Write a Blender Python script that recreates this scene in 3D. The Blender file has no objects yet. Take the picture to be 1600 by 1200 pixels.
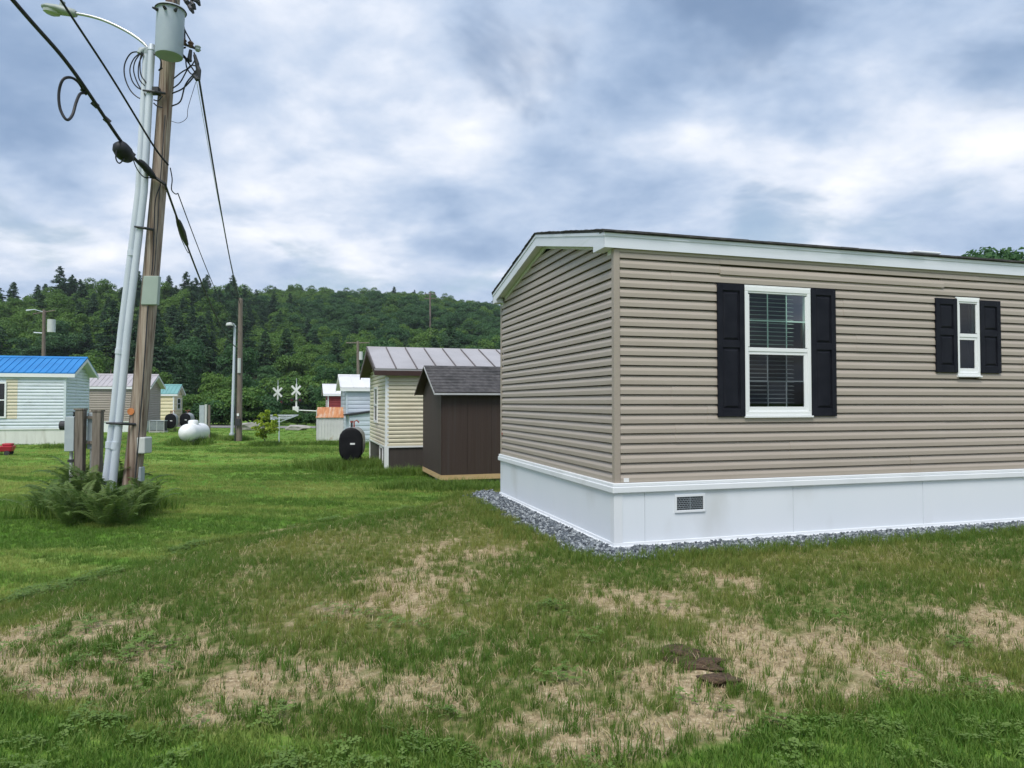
import bpy, bmesh, math, random
import numpy as np
from mathutils import Vector, Matrix
R = math.radians
PI = math.pi
random.seed(7)
rng = np.random.default_rng(11)
S = bpy.context.scene
C = S.collection

# ------------------------------------------------------------------ camera
CAMZ = 1.5
PITCH = R(1.5)
FPX = 1100.0
cam_d = bpy.data.cameras.new('camera')
cam = bpy.data.objects.new('camera', cam_d)
C.objects.link(cam)
cam_d.sensor_width = 36.0
cam_d.lens = 36.0 * FPX / 1600.0
cam_d.clip_start = 0.05
cam_d.clip_end = 6000
cam.location = (0, 0, CAMZ)
cam.rotation_euler = (PI / 2 + PITCH, 0, 0)
S.camera = cam

# ------------------------------------------------------------------ world, sun, exposure
EXPO = 1.08
SUN_EL, SUN_AZ = 58.0, 198.0       # azimuth clockwise from +Y (north): behind the camera, a little to the left
world = bpy.data.worlds.new('World')
S.world = world
world.use_nodes = True
wn, wl = world.node_tree.nodes, world.node_tree.links
wn.clear()


def wnode(t, **k):
    n = wn.new(t)
    for a, b in k.items():
        setattr(n, a, b)
    return n


def build_world():
    out = wnode('ShaderNodeOutputWorld')
    sky = wnode('ShaderNodeTexSky', sky_type='NISHITA', sun_disc=False)
    sky.sun_elevation = R(SUN_EL)
    sky.sun_rotation = R(SUN_AZ)
    sky.air_density = 1.2
    sky.dust_density = 1.5
    bg_sky = wnode('ShaderNodeBackground')
    bg_sky.inputs[1].default_value = 0.062
    wl.new(sky.outputs[0], bg_sky.inputs[0])
    tc = wnode('ShaderNodeTexCoord')
    sep = wnode('ShaderNodeSeparateXYZ')
    wl.new(tc.outputs['Generated'], sep.inputs[0])

    def math_(op, a, b=None, clamp=False):
        m = wnode('ShaderNodeMath', operation=op, use_clamp=clamp)
        for i, q in enumerate((a, b)):
            if q is None:
                continue
            if isinstance(q, (int, float)):
                m.inputs[i].default_value = q
            else:
                wl.new(q, m.inputs[i])
        return m.outputs[0]
    zc = math_('ADD', math_('MAXIMUM', sep.outputs[2], 0.0), 0.30)
    px = math_('DIVIDE', sep.outputs[0], zc)
    py = math_('DIVIDE', sep.outputs[1], zc)
    com = wnode('ShaderNodeCombineXYZ')
    wl.new(px, com.inputs[0])
    wl.new(py, com.inputs[1])

    def noise(scale, detail, rough, off, dist=0.0, sc=(1, 1, 1), rot=0.0):
        mp = wnode('ShaderNodeMapping')
        mp.inputs['Location'].default_value = off
        mp.inputs['Scale'].default_value = sc
        mp.inputs['Rotation'].default_value = (0, 0, rot)
        wl.new(com.outputs[0], mp.inputs[0])
        n = wnode('ShaderNodeTexNoise')
        n.inputs['Scale'].default_value = scale
        n.inputs['Detail'].default_value = detail
        n.inputs['Roughness'].default_value = rough
        n.inputs['Distortion'].default_value = dist
        wl.new(mp.outputs[0], n.inputs['Vector'])
        return n.outputs['Fac']
    big = noise(0.95, 2.0, 0.5, (3.1, 7.7, 0), 0.3, (1.0, 1.25, 1), 0.5)
    mid = noise(2.3, 7.0, 0.55, (1.7, 4.4, 2), 0.15, (1.0, 1.25, 1), 0.35)
    fine = noise(6.5, 6.0, 0.58, (9.2, 2.4, 5), 0.3)
    m1 = math_('ADD', math_('MULTIPLY', big, 0.36), math_('MULTIPLY', mid, 0.50))
    m2 = math_('ADD', m1, math_('MULTIPLY', fine, 0.15))
    # a lighter band low over the horizon, where the cloud deck thins out
    low = math_('MULTIPLY', math_('SUBTRACT', 1.0, math_('MULTIPLY', sep.outputs[2], 1.9), True), 0.095)
    m3 = math_('ADD', m2, low)
    # the larger cloud masses of this sky: (photo x, photo y, half width in degrees, lift)
    wn1 = noise(2.6, 4.0, 0.55, (2.2, 8.1, 1), 0.0)
    wn2 = noise(2.6, 4.0, 0.55, (7.2, 3.1, 4), 0.0)
    cw = wnode('ShaderNodeCombineXYZ')
    wl.new(math_('MULTIPLY', math_('SUBTRACT', wn1, 0.5), 0.42), cw.inputs[0])
    wl.new(math_('MULTIPLY', math_('SUBTRACT', wn2, 0.5), 0.34), cw.inputs[2])
    wv = wnode('ShaderNodeVectorMath', operation='ADD')
    wl.new(tc.outputs['Generated'], wv.inputs[0])
    wl.new(cw.outputs[0], wv.inputs[1])
    for bx, by, hw, hv, lift in ((1180, 280, 12, 3.5, 0.055), (1470, 130, 11, 5.5, 0.060), (1290, 60, 10, 3.5, -0.085), (1010, 200, 9, 4, -0.055), (640, 210, 8, 6, 0.03), (740, 255, 4, 2, 0.05),
                                 (60, 110, 12, 6, -0.045), (430, 40, 10, 4, -0.03), (720, 340, 9, 3, -0.06), (70, 290, 7, 3, 0.06), (420, 300, 6, 2.5, 0.05), (1500, 260, 8, 3, -0.055), (720, 120, 8, 4, -0.015)):
        u, v = (bx - 800) / FPX, -(by - 600) / FPX
        d = Vector((u, math.cos(PITCH) - math.sin(PITCH) * v, math.sin(PITCH) + math.cos(PITCH) * v)).normalized()
        sb = wnode('ShaderNodeVectorMath', operation='SUBTRACT')
        wl.new(wv.outputs[0], sb.inputs[0])
        sb.inputs[1].default_value = d
        ml = wnode('ShaderNodeVectorMath', operation='MULTIPLY')
        wl.new(sb.outputs[0], ml.inputs[0])
        ml.inputs[1].default_value = (1 / R(hw), 1 / R(hw), 1 / R(hv))
        ln = wnode('ShaderNodeVectorMath', operation='LENGTH')
        wl.new(ml.outputs[0], ln.inputs[0])
        g = math_('POWER', 2.718, math_('MULTIPLY', math_('MULTIPLY', ln.outputs['Value'], ln.outputs['Value']), -0.6))
        m3 = math_('ADD', m3, math_('MULTIPLY', g, lift * 1.3))
    ramp = wnode('ShaderNodeValToRGB')
    cr = ramp.color_ramp
    cr.interpolation = 'B_SPLINE'
    e = cr.elements
    e[0].position, e[0].color = 0.37, (0.20, 0.295, 0.455, 1)
    e[1].position, e[1].color = 0.73, (1.0, 0.98, 0.98, 1)
    for p_, c_ in ((0.45, (0.295, 0.395, 0.56, 1)), (0.53, (0.425, 0.52, 0.675, 1)), (0.61, (0.60, 0.66, 0.77, 1))):
        q = e.new(p_)
        q.color = c_
    wl.new(m3, ramp.inputs[0])
    bg_c = wnode('ShaderNodeBackground')
    bg_c.inputs[1].default_value = 0.60
    wl.new(ramp.outputs[0], bg_c.inputs[0])
    # coverage: a few small blue gaps
    gap = noise(1.9, 5.0, 0.55, (5.5, 1.2, 9), 0.4)
    cov = wnode('ShaderNodeMapRange', clamp=True, interpolation_type='SMOOTHSTEP')
    cov.inputs['From Min'].default_value = 0.33
    cov.inputs['From Max'].default_value = 0.46
    cov.inputs['To Min'].default_value = 0.35
    wl.new(gap, cov.inputs[0])
    mix = wnode('ShaderNodeMixShader')
    wl.new(cov.outputs[0], mix.inputs[0])
    wl.new(bg_sky.outputs[0], mix.inputs[1])
    wl.new(bg_c.outputs[0], mix.inputs[2])
    wl.new(mix.outputs[0], out.inputs[0])


build_world()
sun_d = bpy.data.lights.new('sun', 'SUN')
sun_d.energy = 1.5
sun_d.angle = R(26)
sun_d.color = (1.0, 0.955, 0.89)
sun = bpy.data.objects.new('sun', sun_d)
C.objects.link(sun)
az, el = R(SUN_AZ), R(SUN_EL)
sdir = Vector((math.sin(az) * math.cos(el), math.cos(az) * math.cos(el), math.sin(el)))
sun.rotation_euler = (-sdir).to_track_quat('-Z', 'Y').to_euler()
sun.location = sdir * 60
vs = S.view_settings
vs.view_transform = 'Standard'
vs.look = 'None'
vs.exposure = EXPO
vs.gamma = 1.0
vs.use_curve_mapping = False
S.render.engine = 'CYCLES'
S.cycles.max_bounces = 8
S.cycles.transparent_max_bounces = 12
S.cycles.use_denoising = True


# ------------------------------------------------------------------ pixel helpers (photo pixels, 1600 x 1200)
def W(px, py, Y):
    u, v = (px - 800) / FPX, -(py - 600) / FPX
    dy = math.cos(PITCH) - math.sin(PITCH) * v
    dz = math.sin(PITCH) + math.cos(PITCH) * v
    t = Y / dy
    return Vector((u * t, Y, CAMZ + dz * t))


# ------------------------------------------------------------------ noise in numpy
_perm = np.random.default_rng(5).random((256, 256))


def vnoise(x, y):
    x = np.asarray(x, float)
    y = np.asarray(y, float)
    xi, yi = np.floor(x).astype(int), np.floor(y).astype(int)
    fx, fy = x - xi, y - yi
    fx, fy = fx * fx * (3 - 2 * fx), fy * fy * (3 - 2 * fy)
    a = _perm[xi % 256, yi % 256]
    b = _perm[(xi + 1) % 256, yi % 256]
    c = _perm[xi % 256, (yi + 1) % 256]
    d = _perm[(xi + 1) % 256, (yi + 1) % 256]
    return (a * (1 - fx) + b * fx) * (1 - fy) + (c * (1 - fx) + d * fx) * fy


def fbm(x, y, oct=4):
    s, a, t = 0, 0.5, 0
    for k in range(oct):
        s = s + a * vnoise(x * 2 ** k + 17.3 * k, y * 2 ** k + 5.1 * k)
        t += a
        a *= 0.55
    return s / t


def sstep(a, b, x):
    t = np.clip((x - a) / (b - a), 0, 1)
    return t * t * (3 - 2 * t)


# ------------------------------------------------------------------ terrain
HA = R(16.7)                       # turn of the new home against the camera axis
HU = np.array([math.cos(HA), math.sin(HA)])
HW = np.array([-math.sin(HA), math.cos(HA)])
HC = np.array([1.075, 7.30])       # near corner of the new home
HLEN, HWID = 18.3, 4.29
CREASE = np.array([(-7.5, -6), (-6.0, 1.0), (-5.2, 4.2), (-4.7, 6.5), (-4.03, 8.9), (-3.0, 11.0), (-1.3, 12.7), (3, 14.6), (24, 21.5), (60, 32)], float)


def crease_dist(x, y):
    """signed distance to the foot of the graded mound, positive on the new home's side"""
    best = np.full(np.shape(x), 1e9)
    sign = np.ones(np.shape(x))
    for a, b in zip(CREASE[:-1], CREASE[1:]):
        d = b - a
        L2 = d @ d
        t = np.clip(((x - a[0]) * d[0] + (y - a[1]) * d[1]) / L2, 0, 1)
        qx, qy = x - (a[0] + t * d[0]), y - (a[1] + t * d[1])
        dist = np.hypot(qx, qy)
        cr = d[0] * qy - d[1] * qx
        m = dist < best
        best = np.where(m, dist, best)
        sign = np.where(m, np.where(cr < 0, 1.0, -1.0), sign)
    return best * sign


def house_dist(x, y):
    u = (x - HC[0]) * HU[0] + (y - HC[1]) * HU[1]
    w = (x - HC[0]) * HW[0] + (y - HC[1]) * HW[1]
    du = np.maximum(np.maximum(-u, u - HLEN), 0)
    dw = np.maximum(np.maximum(-w, w - HWID), 0)
    return np.hypot(du, dw)


def ground_h(x, y):
    x = np.asarray(x, float)
    y = np.asarray(y, float)
    d = crease_dist(x, y)
    m = sstep(-0.15, 2.3, d)
    hd = house_dist(x, y)
    m = np.maximum(m, 1 - sstep(0.55, 1.9, hd))
    low = -0.37 - 0.12 * sstep(11, 20, y)
    bump = (fbm(x * 0.45 + 3, y * 0.45, 3) - 0.5) * 0.10 + (fbm(x * 2.2, y * 2.2 + 9, 3) - 0.5) * 0.035
    bump = bump * sstep(0.4, 1.1, hd) * (1 - 0.6 * sstep(15, 30, y))
    lip = 0.05 * np.exp(-((d - 0.1) / 0.16) ** 2) * sstep(0.38, 0.6, fbm(x * 1.1 + 40, y * 1.1, 3))
    return low * (1 - m) + bump + lip


def gh(x, y):
    return float(ground_h(np.array([x]), np.array([y]))[0])


def G(px, py):
    """point of the ground seen at a photo pixel"""
    Y = 8.0
    for _ in range(40):
        p = W(px, py, Y)
        g = gh(p.x, p.y)
        k = (CAMZ - g) / max(CAMZ - p.z, 1e-4)
        Y = Y * (0.5 + 0.5 * k)
    p = W(px, py, Y)
    return Vector((p.x, p.y, gh(p.x, p.y)))


# hill: ridge line by direction, ground height under the trees
_ha = np.array([-1800, -900, -300, 0, 60, 120, 180, 250, 300, 350, 400, 480, 560, 620, 680, 740, 785, 1000, 1600, 2600], float)
_hy = np.array([470, 462, 456, 452, 446, 438, 436, 434, 438, 446, 449, 448, 451, 453, 459, 467, 473, 492, 520, 530], float)
_hr = np.array([230, 230, 225, 225, 225, 225, 225, 228, 235, 260, 330, 400, 420, 420, 420, 420, 420, 420, 420, 420], float)


def hill_h(x, y):
    a = 800 + FPX * x / np.maximum(y, 1)
    T = (629 - np.interp(a, _ha, _hy)) / FPX
    Rr = np.interp(a, _ha, _hr)
    top = T * Rr - 11.0
    s = sstep(118, Rr * 1.0, y)
    s = 0.6 * np.clip((y - 120) / (Rr - 120), 0, 1) + 0.4 * s
    over = sstep(Rr, Rr + 260, y)
    return -0.6 + (top + 0.6) * s * (1 - 0.75 * over) + (fbm(x * 0.02, y * 0.02, 3) - 0.5) * 5 * sstep(120, 170, y)


# ------------------------------------------------------------------ materials
M = {}


def newmat(name):
    m = bpy.data.materials.new(name)
    m.use_nodes = True
    n = m.node_tree.nodes
    n.clear()
    out = n.new('ShaderNodeOutputMaterial')
    b = n.new('ShaderNodeBsdfPrincipled')
    m.node_tree.links.new(b.outputs[0], out.inputs[0])
    M[name] = m
    return m, n, m.node_tree.links, b, out


def pm(name, c1, c2=None, scale=5.0, rough=0.6, stretch=(1, 1, 1), bump=0.0, bscale=None, detail=5.0, metal=0.0, lo=0.35, hi=0.65,
       spec=0.4, c3=None, scale3=1.0, lo3=0.5, hi3=0.7, coord='Object', bdist=0.01):
    """principled with noise between two colours, an optional third stain colour, and a bump"""
    m, n, l, b, out = newmat(name)
    b.inputs['Roughness'].default_value = rough
    b.inputs['Metallic'].default_value = metal
    b.inputs['Specular IOR Level'].default_value = spec
    b.inputs['Base Color'].default_value = (*c1, 1)
    tc = n.new('ShaderNodeTexCoord')
    mp = n.new('ShaderNodeMapping')
    mp.inputs['Scale'].default_value = stretch
    l.new(tc.outputs[coord], mp.inputs[0])
    if c2 is not None:
        t = n.new('ShaderNodeTexNoise')
        t.inputs['Scale'].default_value = scale
        t.inputs['Detail'].default_value = detail
        t.inputs['Roughness'].default_value = 0.6
        l.new(mp.outputs[0], t.inputs['Vector'])
        r = n.new('ShaderNodeMapRange')
        r.inputs['From Min'].default_value = lo
        r.inputs['From Max'].default_value = hi
        l.new(t.outputs['Fac'], r.inputs[0])
        x = n.new('ShaderNodeMix')
        x.data_type = 'RGBA'
        x.inputs[6].default_value = (*c1, 1)
        x.inputs[7].default_value = (*c2, 1)
        l.new(r.outputs[0], x.inputs[0])
        res = x.outputs[2]
        if c3 is not None:
            t3 = n.new('ShaderNodeTexNoise')
            t3.inputs['Scale'].default_value = scale3
            t3.inputs['Detail'].default_value = 6
            l.new(mp.outputs[0], t3.inputs['Vector'])
            r3 = n.new('ShaderNodeMapRange')
            r3.inputs['From Min'].default_value = lo3
            r3.inputs['From Max'].default_value = hi3
            l.new(t3.outputs['Fac'], r3.inputs[0])
            x3 = n.new('ShaderNodeMix')
            x3.data_type = 'RGBA'
            l.new(r3.outputs[0], x3.inputs[0])
            l.new(res, x3.inputs[6])
            x3.inputs[7].default_value = (*c3, 1)
            res = x3.outputs[2]
        l.new(res, b.inputs['Base Color'])
    if bump:
        tb = n.new('ShaderNodeTexNoise')
        tb.inputs['Scale'].default_value = bscale or scale
        tb.inputs['Detail'].default_value = 5
        l.new(mp.outputs[0], tb.inputs['Vector'])
        bp = n.new('ShaderNodeBump')
        bp.inputs['Strength'].default_value = bump
        bp.inputs['Distance'].default_value = bdist
        l.new(tb.outputs['Fac'], bp.inputs['Height'])
        l.new(bp.outputs[0], b.inputs['Normal'])
    return m


pm('siding_tan', (0.385, 0.33, 0.276), (0.415, 0.358, 0.303), 2.2, 0.42, (0.6, 0.6, 6), 0.08, 60, spec=0.5)
pm('post_tan', (0.355, 0.302, 0.254), (0.375, 0.322, 0.272), 2.0, 0.42)
pm('vinyl_white', (0.74, 0.77, 0.80), (0.79, 0.81, 0.83), 1.3, 0.38, c3=(0.66, 0.68, 0.69), scale3=2.2, lo3=0.56, hi3=0.8)
pm('skirt_white', (0.755, 0.80, 0.85), (0.785, 0.82, 0.865), 0.9, 0.34, (1, 1, 0.5), 0.12, 1.6, c3=(0.63, 0.65, 0.66), scale3=1.4, lo3=0.55, hi3=0.8, bdist=0.02)
pm('fascia_white', (0.69, 0.72, 0.80), (0.74, 0.765, 0.83), 1.6, 0.4, (0.4, 0.4, 3), c3=(0.58, 0.63, 0.65), scale3=3, lo3=0.55, hi3=0.78)
pm('soffit_white', (0.66, 0.68, 0.66), (0.70, 0.72, 0.70), 2, 0.5)
pm('shutter_black', (0.010, 0.011, 0.017), (0.016, 0.017, 0.024), 6, 0.55, bump=0.15, bscale=160, bdist=0.002, spec=0.12)
pm('window_white', (0.80, 0.82, 0.83), (0.84, 0.85, 0.85), 3, 0.3)
pm('blind_white', (0.62, 0.66, 0.62), (0.68, 0.72, 0.68), 3, 0.5)
pm('room_dark', (0.20, 0.24, 0.21), (0.24, 0.28, 0.25), 2, 0.9)
pm('sheathing_lap_shade', (0.10, 0.075, 0.055), (0.13, 0.10, 0.075), 3, 0.9)  # wall board coloured dark to put shade into the gaps under the siding laps
pm('vent_dark', (0.012, 0.013, 0.018), (0.02, 0.02, 0.025), 6, 0.5)
pm('shingle_dark', (0.045, 0.043, 0.045), (0.095, 0.09, 0.09), 9, 0.9, (1, 1, 1), 0.6, 25, c3=(0.03, 0.03, 0.03), scale3=3, lo3=0.5, hi3=0.7)
pm('brown_panel', (0.044, 0.028, 0.023), (0.056, 0.037, 0.031), 3.0, 0.65, (14, 14, 0.4), 0.3, 5, c3=(0.056, 0.042, 0.038), scale3=0.7, lo3=0.52, hi3=0.75)
pm('lumber_new', (0.50, 0.33, 0.16), (0.58, 0.41, 0.22), 4, 0.7, (0.5, 0.5, 8), 0.2, 8)
pm('metal_trim', (0.55, 0.55, 0.56), (0.66, 0.66, 0.67), 3, 0.4, metal=0.3)
pm('siding_cream', (0.63, 0.57, 0.42), (0.70, 0.65, 0.50), 1.2, 0.5, (1, 1, 2), c3=(0.50, 0.47, 0.33), scale3=1.3, lo3=0.55, hi3=0.8)
pm('skirt_brown', (0.050, 0.040, 0.036), (0.062, 0.05, 0.045), 2, 0.7, (6, 6, 0.5))
pm('fascia_brown', (0.045, 0.022, 0.018), (0.06, 0.032, 0.026), 3, 0.6)
pm('roof_metal_grey', (0.40, 0.385, 0.39), (0.45, 0.43, 0.435), 1.2, 0.42, metal=0.15, c3=(0.34, 0.32, 0.32), scale3=0.8, lo3=0.5, hi3=0.8)
pm('roof_seam_dark', (0.10, 0.085, 0.085), (0.14, 0.12, 0.12), 3, 0.6)
pm('siding_white_old', (0.60, 0.67, 0.72), (0.68, 0.74, 0.78), 1.0, 0.5, (1, 1, 3), c3=(0.46, 0.50, 0.50), scale3=1.7, lo3=0.54, hi3=0.80)
pm('skirt_white_dirty', (0.66, 0.66, 0.62), (0.74, 0.74, 0.70), 1.6, 0.6, (2.5, 2.5, 0.5), c3=(0.33, 0.31, 0.24), scale3=1.2, lo3=0.55, hi3=0.85)
pm('roof_blue', (0.012, 0.19, 0.50), (0.016, 0.22, 0.56), 1.2, 0.4, spec=0.5, c3=(0.010, 0.15, 0.43), scale3=0.7)
pm('siding_beige', (0.33, 0.285, 0.245), (0.37, 0.32, 0.275), 1.2, 0.5)
pm('siding_beige_end', (0.33, 0.285, 0.245), (0.37, 0.32, 0.275), 1.2, 0.5)
pm('roof_pale', (0.42, 0.39, 0.40), (0.48, 0.45, 0.46), 1.2, 0.45, metal=0.1)
pm('siding_yellow', (0.72, 0.63, 0.40), (0.76, 0.68, 0.47), 1.2, 0.5)
pm('roof_green', (0.14, 0.32, 0.31), (0.17, 0.37, 0.36), 1.2, 0.45)
pm('siding_bluewhite', (0.50, 0.575, 0.64), (0.58, 0.64, 0.70), 0.8, 0.5, (1, 1, 2), c3=(0.40, 0.45, 0.48), scale3=1.3, lo3=0.54, hi3=0.8)
pm('roof_white', (0.66, 0.66, 0.68), (0.74, 0.74, 0.75), 0.8, 0.45)
pm('tin_white', (0.56, 0.56, 0.56), (0.64, 0.64, 0.64), 2, 0.5, c3=(0.35, 0.22, 0.14), scale3=2.2, lo3=0.62, hi3=0.85)
pm('roof_rust', (0.42, 0.15, 0.055), (0.56, 0.27, 0.13), 2.5, 0.7, (3, 0.6, 1), c3=(0.60, 0.46, 0.36), scale3=2.0, lo3=0.52, hi3=0.75)
pm('siding_red', (0.22, 0.028, 0.03), (0.26, 0.04, 0.04), 2, 0.6)
pm('wood_pole', (0.25, 0.185, 0.14), (0.45, 0.375, 0.305), 3.0, 0.85, (9, 9, 0.35), 0.6, 4.0, c3=(0.10, 0.055, 0.035), scale3=2.0, lo3=0.47, hi3=0.66, bdist=0.03)
pm('wood_pole_far', (0.14, 0.11, 0.09), (0.22, 0.18, 0.15), 3.0, 0.85, (9, 9, 0.5))
pm('wood_grey', (0.15, 0.125, 0.10), (0.25, 0.215, 0.18), 4.0, 0.85, (9, 9, 0.5), 0.5, 5, c3=(0.08, 0.065, 0.05), scale3=2.5, lo3=0.52, hi3=0.7)
pm('galv', (0.54, 0.59, 0.66), (0.65, 0.69, 0.75), 2.0, 0.45, (3, 3, 0.5), metal=0.15)
pm('galv_arm', (0.45, 0.46, 0.46), (0.6, 0.61, 0.61), 2.0, 0.35, metal=0.6)
pm('lamp_grey', (0.30, 0.34, 0.32), (0.36, 0.40, 0.38), 4, 0.5)
pm('lens_glass', (0.45, 0.48, 0.46), (0.5, 0.53, 0.5), 4, 0.15)
pm('transformer_grey', (0.35, 0.41, 0.48), (0.41, 0.47, 0.53), 2.5, 0.5, c3=(0.30, 0.30, 0.27), scale3=2, lo3=0.6, hi3=0.85)
pm('black_rubber', (0.012, 0.013, 0.016), (0.022, 0.023, 0.028), 5, 0.55)
pm('dark_iron', (0.035, 0.038, 0.042), (0.06, 0.06, 0.065), 6, 0.6, metal=0.3)
pm('porcelain', (0.12, 0.07, 0.05), (0.16, 0.09, 0.06), 4, 0.3)
pm('plate_green', (0.33, 0.40, 0.35), (0.38, 0.45, 0.40), 2, 0.55)
pm('box_grey', (0.36, 0.41, 0.44), (0.44, 0.49, 0.51), 3, 0.5)
pm('meter_pale', (0.50, 0.52, 0.50), (0.58, 0.60, 0.58), 3, 0.45)
pm('tag_orange', (0.55, 0.17, 0.05), (0.62, 0.24, 0.09), 12, 0.6)
pm('tag_white', (0.75, 0.76, 0.76), (0.8, 0.8, 0.8), 8, 0.5)
pm('tank_black', (0.008, 0.008, 0.010), (0.016, 0.016, 0.018), 3, 0.5, spec=0.12)
pm('tank_grey', (0.27, 0.28, 0.29), (0.36, 0.37, 0.38), 3, 0.5, c3=(0.2, 0.15, 0.1), scale3=2.5, lo3=0.6, hi3=0.8)
pm('cap_red', (0.28, 0.05, 0.04), (0.34, 0.09, 0.07), 6, 0.5)
pm('propane_white', (0.78, 0.79, 0.79), (0.83, 0.83, 0.83), 2, 0.35)
pm('concrete', (0.34, 0.33, 0.31), (0.45, 0.44, 0.42), 5, 0.9, bump=0.3, bscale=30)
pm('rock_grey', (0.26, 0.25, 0.23), (0.40, 0.38, 0.35), 4, 0.9, bump=0.6, bscale=9)
pm('asphalt_worn', (0.19, 0.185, 0.18), (0.25, 0.245, 0.235), 1.2, 0.9)
pm('signal_white', (0.74, 0.75, 0.75), (0.8, 0.8, 0.8), 2, 0.5)
pm('signal_black', (0.012, 0.012, 0.013), (0.02, 0.02, 0.022), 2, 0.6)
pm('lens_red', (0.12, 0.012, 0.012), (0.15, 0.02, 0.02), 2, 0.3)
pm('toy_red', (0.42, 0.02, 0.04), (0.48, 0.04, 0.06), 3, 0.4)
pm('toy_dark', (0.03, 0.03, 0.03), (0.05, 0.05, 0.05), 3, 0.7)
pm('bark', (0.10, 0.08, 0.06), (0.19, 0.155, 0.125), 3, 0.9, (4, 4, 0.6), 0.5, 6)
pm('dirt_clod', (0.045, 0.028, 0.018), (0.13, 0.085, 0.05), 14, 0.95, bump=0.8, bscale=40, c3=(0.22, 0.15, 0.09), scale3=9, lo3=0.6, hi3=0.75)
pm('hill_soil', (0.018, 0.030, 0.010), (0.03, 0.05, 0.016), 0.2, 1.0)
pm('frond_stem', (0.06, 0.09, 0.02), (0.09, 0.12, 0.03), 5, 0.7)


def leaf_mat(name, ca, cb, cc, trans=0.35, rough=0.55, per_leaf=0.5, tint=False, spec=0.25):
    """foliage: colour varies by leaf (attribute leafv) and by plant (object random or the scatter's tint)"""
    m, n, l, b, out = newmat(name)
    oi = n.new('ShaderNodeObjectInfo')
    at = n.new('ShaderNodeAttribute')
    at.attribute_name = 'leafv'
    x1 = n.new('ShaderNodeMix')
    x1.data_type = 'RGBA'
    x1.inputs[6].default_value = (*ca, 1)
    x1.inputs[7].default_value = (*cb, 1)
    if tint:
        ti = n.new('ShaderNodeAttribute')
        ti.attribute_type = 'INSTANCER'
        ti.attribute_name = 'tint'
        l.new(ti.outputs['Fac'], x1.inputs[0])
    else:
        l.new(oi.outputs['Random'], x1.inputs[0])
    x2 = n.new('ShaderNodeMix')
    x2.data_type = 'RGBA'
    mu = n.new('ShaderNodeMath')
    mu.operation = 'MULTIPLY'
    mu.inputs[1].default_value = per_leaf
    l.new(at.outputs['Fac'], mu.inputs[0])
    l.new(mu.outputs[0], x2.inputs[0])
    l.new(x1.outputs[2], x2.inputs[6])
    x2.inputs[7].default_value = (*cc, 1)
    b.inputs['Roughness'].default_value = rough
    b.inputs['Specular IOR Level'].default_value = spec
    l.new(x2.outputs[2], b.inputs['Base Color'])
    tr = n.new('ShaderNodeBsdfTranslucent')
    l.new(x2.outputs[2], tr.inputs[0])
    mx = n.new('ShaderNodeMixShader')
    mx.inputs[0].default_value = trans
    l.new(b.outputs[0], mx.inputs[1])
    l.new(tr.outputs[0], mx.inputs[2])
    l.new(mx.outputs[0], out.inputs[0])
    return m


leaf_mat('leaf_broad', (0.060, 0.150, 0.032), (0.115, 0.225, 0.044), (0.18, 0.28, 0.06))
leaf_mat('leaf_dark', (0.036, 0.105, 0.044), (0.065, 0.155, 0.054), (0.10, 0.19, 0.060))
leaf_mat('leaf_conifer', (0.030, 0.080, 0.040), (0.045, 0.105, 0.046), (0.075, 0.125, 0.042), trans=0.25)
leaf_mat('leaf_olive', (0.125, 0.165, 0.055), (0.16, 0.20, 0.07), (0.20, 0.235, 0.09))
leaf_mat('leaf_yellow', (0.25, 0.37, 0.03), (0.30, 0.40, 0.04), (0.38, 0.43, 0.05))
leaf_mat('leaf_fern', (0.060, 0.130, 0.030), (0.13, 0.20, 0.05), (0.19, 0.25, 0.08))
leaf_mat('blade_lawn', (0.085, 0.20, 0.024), (0.37, 0.42, 0.11), (0.36, 0.40, 0.12), tint=True, per_leaf=0.3, trans=0.45)
leaf_mat('blade_new', (0.070, 0.185, 0.022), (0.30, 0.31, 0.080), (0.25, 0.29, 0.07), tint=True, trans=0.45)
leaf_mat('blade_straw', (0.44, 0.36, 0.19), (0.56, 0.47, 0.28), (0.30, 0.24, 0.12), tint=True, trans=0.2)
leaf_mat('leaf_clover', (0.105, 0.20, 0.034), (0.155, 0.25, 0.05), (0.23, 0.31, 0.10), tint=True, trans=0.35)


def stone_mat():
    m, n, l, b, out = newmat('gravel_stone')
    oi = n.new('ShaderNodeObjectInfo')
    cr = n.new('ShaderNodeValToRGB')
    e = cr.color_ramp.elements
    e[0].position, e[0].color = 0, (0.045, 0.055, 0.068, 1)
    e[1].position, e[1].color = 1, (0.40, 0.43, 0.45, 1)
    q = e.new(0.55)
    q.color = (0.125, 0.148, 0.17, 1)
    l.new(oi.outputs['Random'], cr.inputs[0])
    l.new(cr.outputs[0], b.inputs['Base Color'])
    b.inputs['Roughness'].default_value = 0.8


stone_mat()


def glass_mat(name, tintc, fres=1.45, gloss=(0.9, 0.95, 1.0)):
    m, n, l, b, out = newmat(name)
    n.remove(b)
    tr = n.new('ShaderNodeBsdfTransparent')
    tr.inputs[0].default_value = (*tintc, 1)
    gl = n.new('ShaderNodeBsdfGlossy')
    gl.inputs['Roughness'].default_value = 0.02
    gl.inputs[0].default_value = (*gloss, 1)
    fr = n.new('ShaderNodeFresnel')
    fr.inputs[0].default_value = fres
    mx = n.new('ShaderNodeMixShader')
    l.new(fr.outputs[0], mx.inputs[0])
    l.new(tr.outputs[0], mx.inputs[1])
    l.new(gl.outputs[0], mx.inputs[2])
    l.new(mx.outputs[0], out.inputs[0])


glass_mat('glass_green', (0.74, 0.90, 0.81))
glass_mat('glass_screen', (0.40, 0.43, 0.44), 1.3)
glass_mat('glass_dark', (0.25, 0.28, 0.30))


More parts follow.
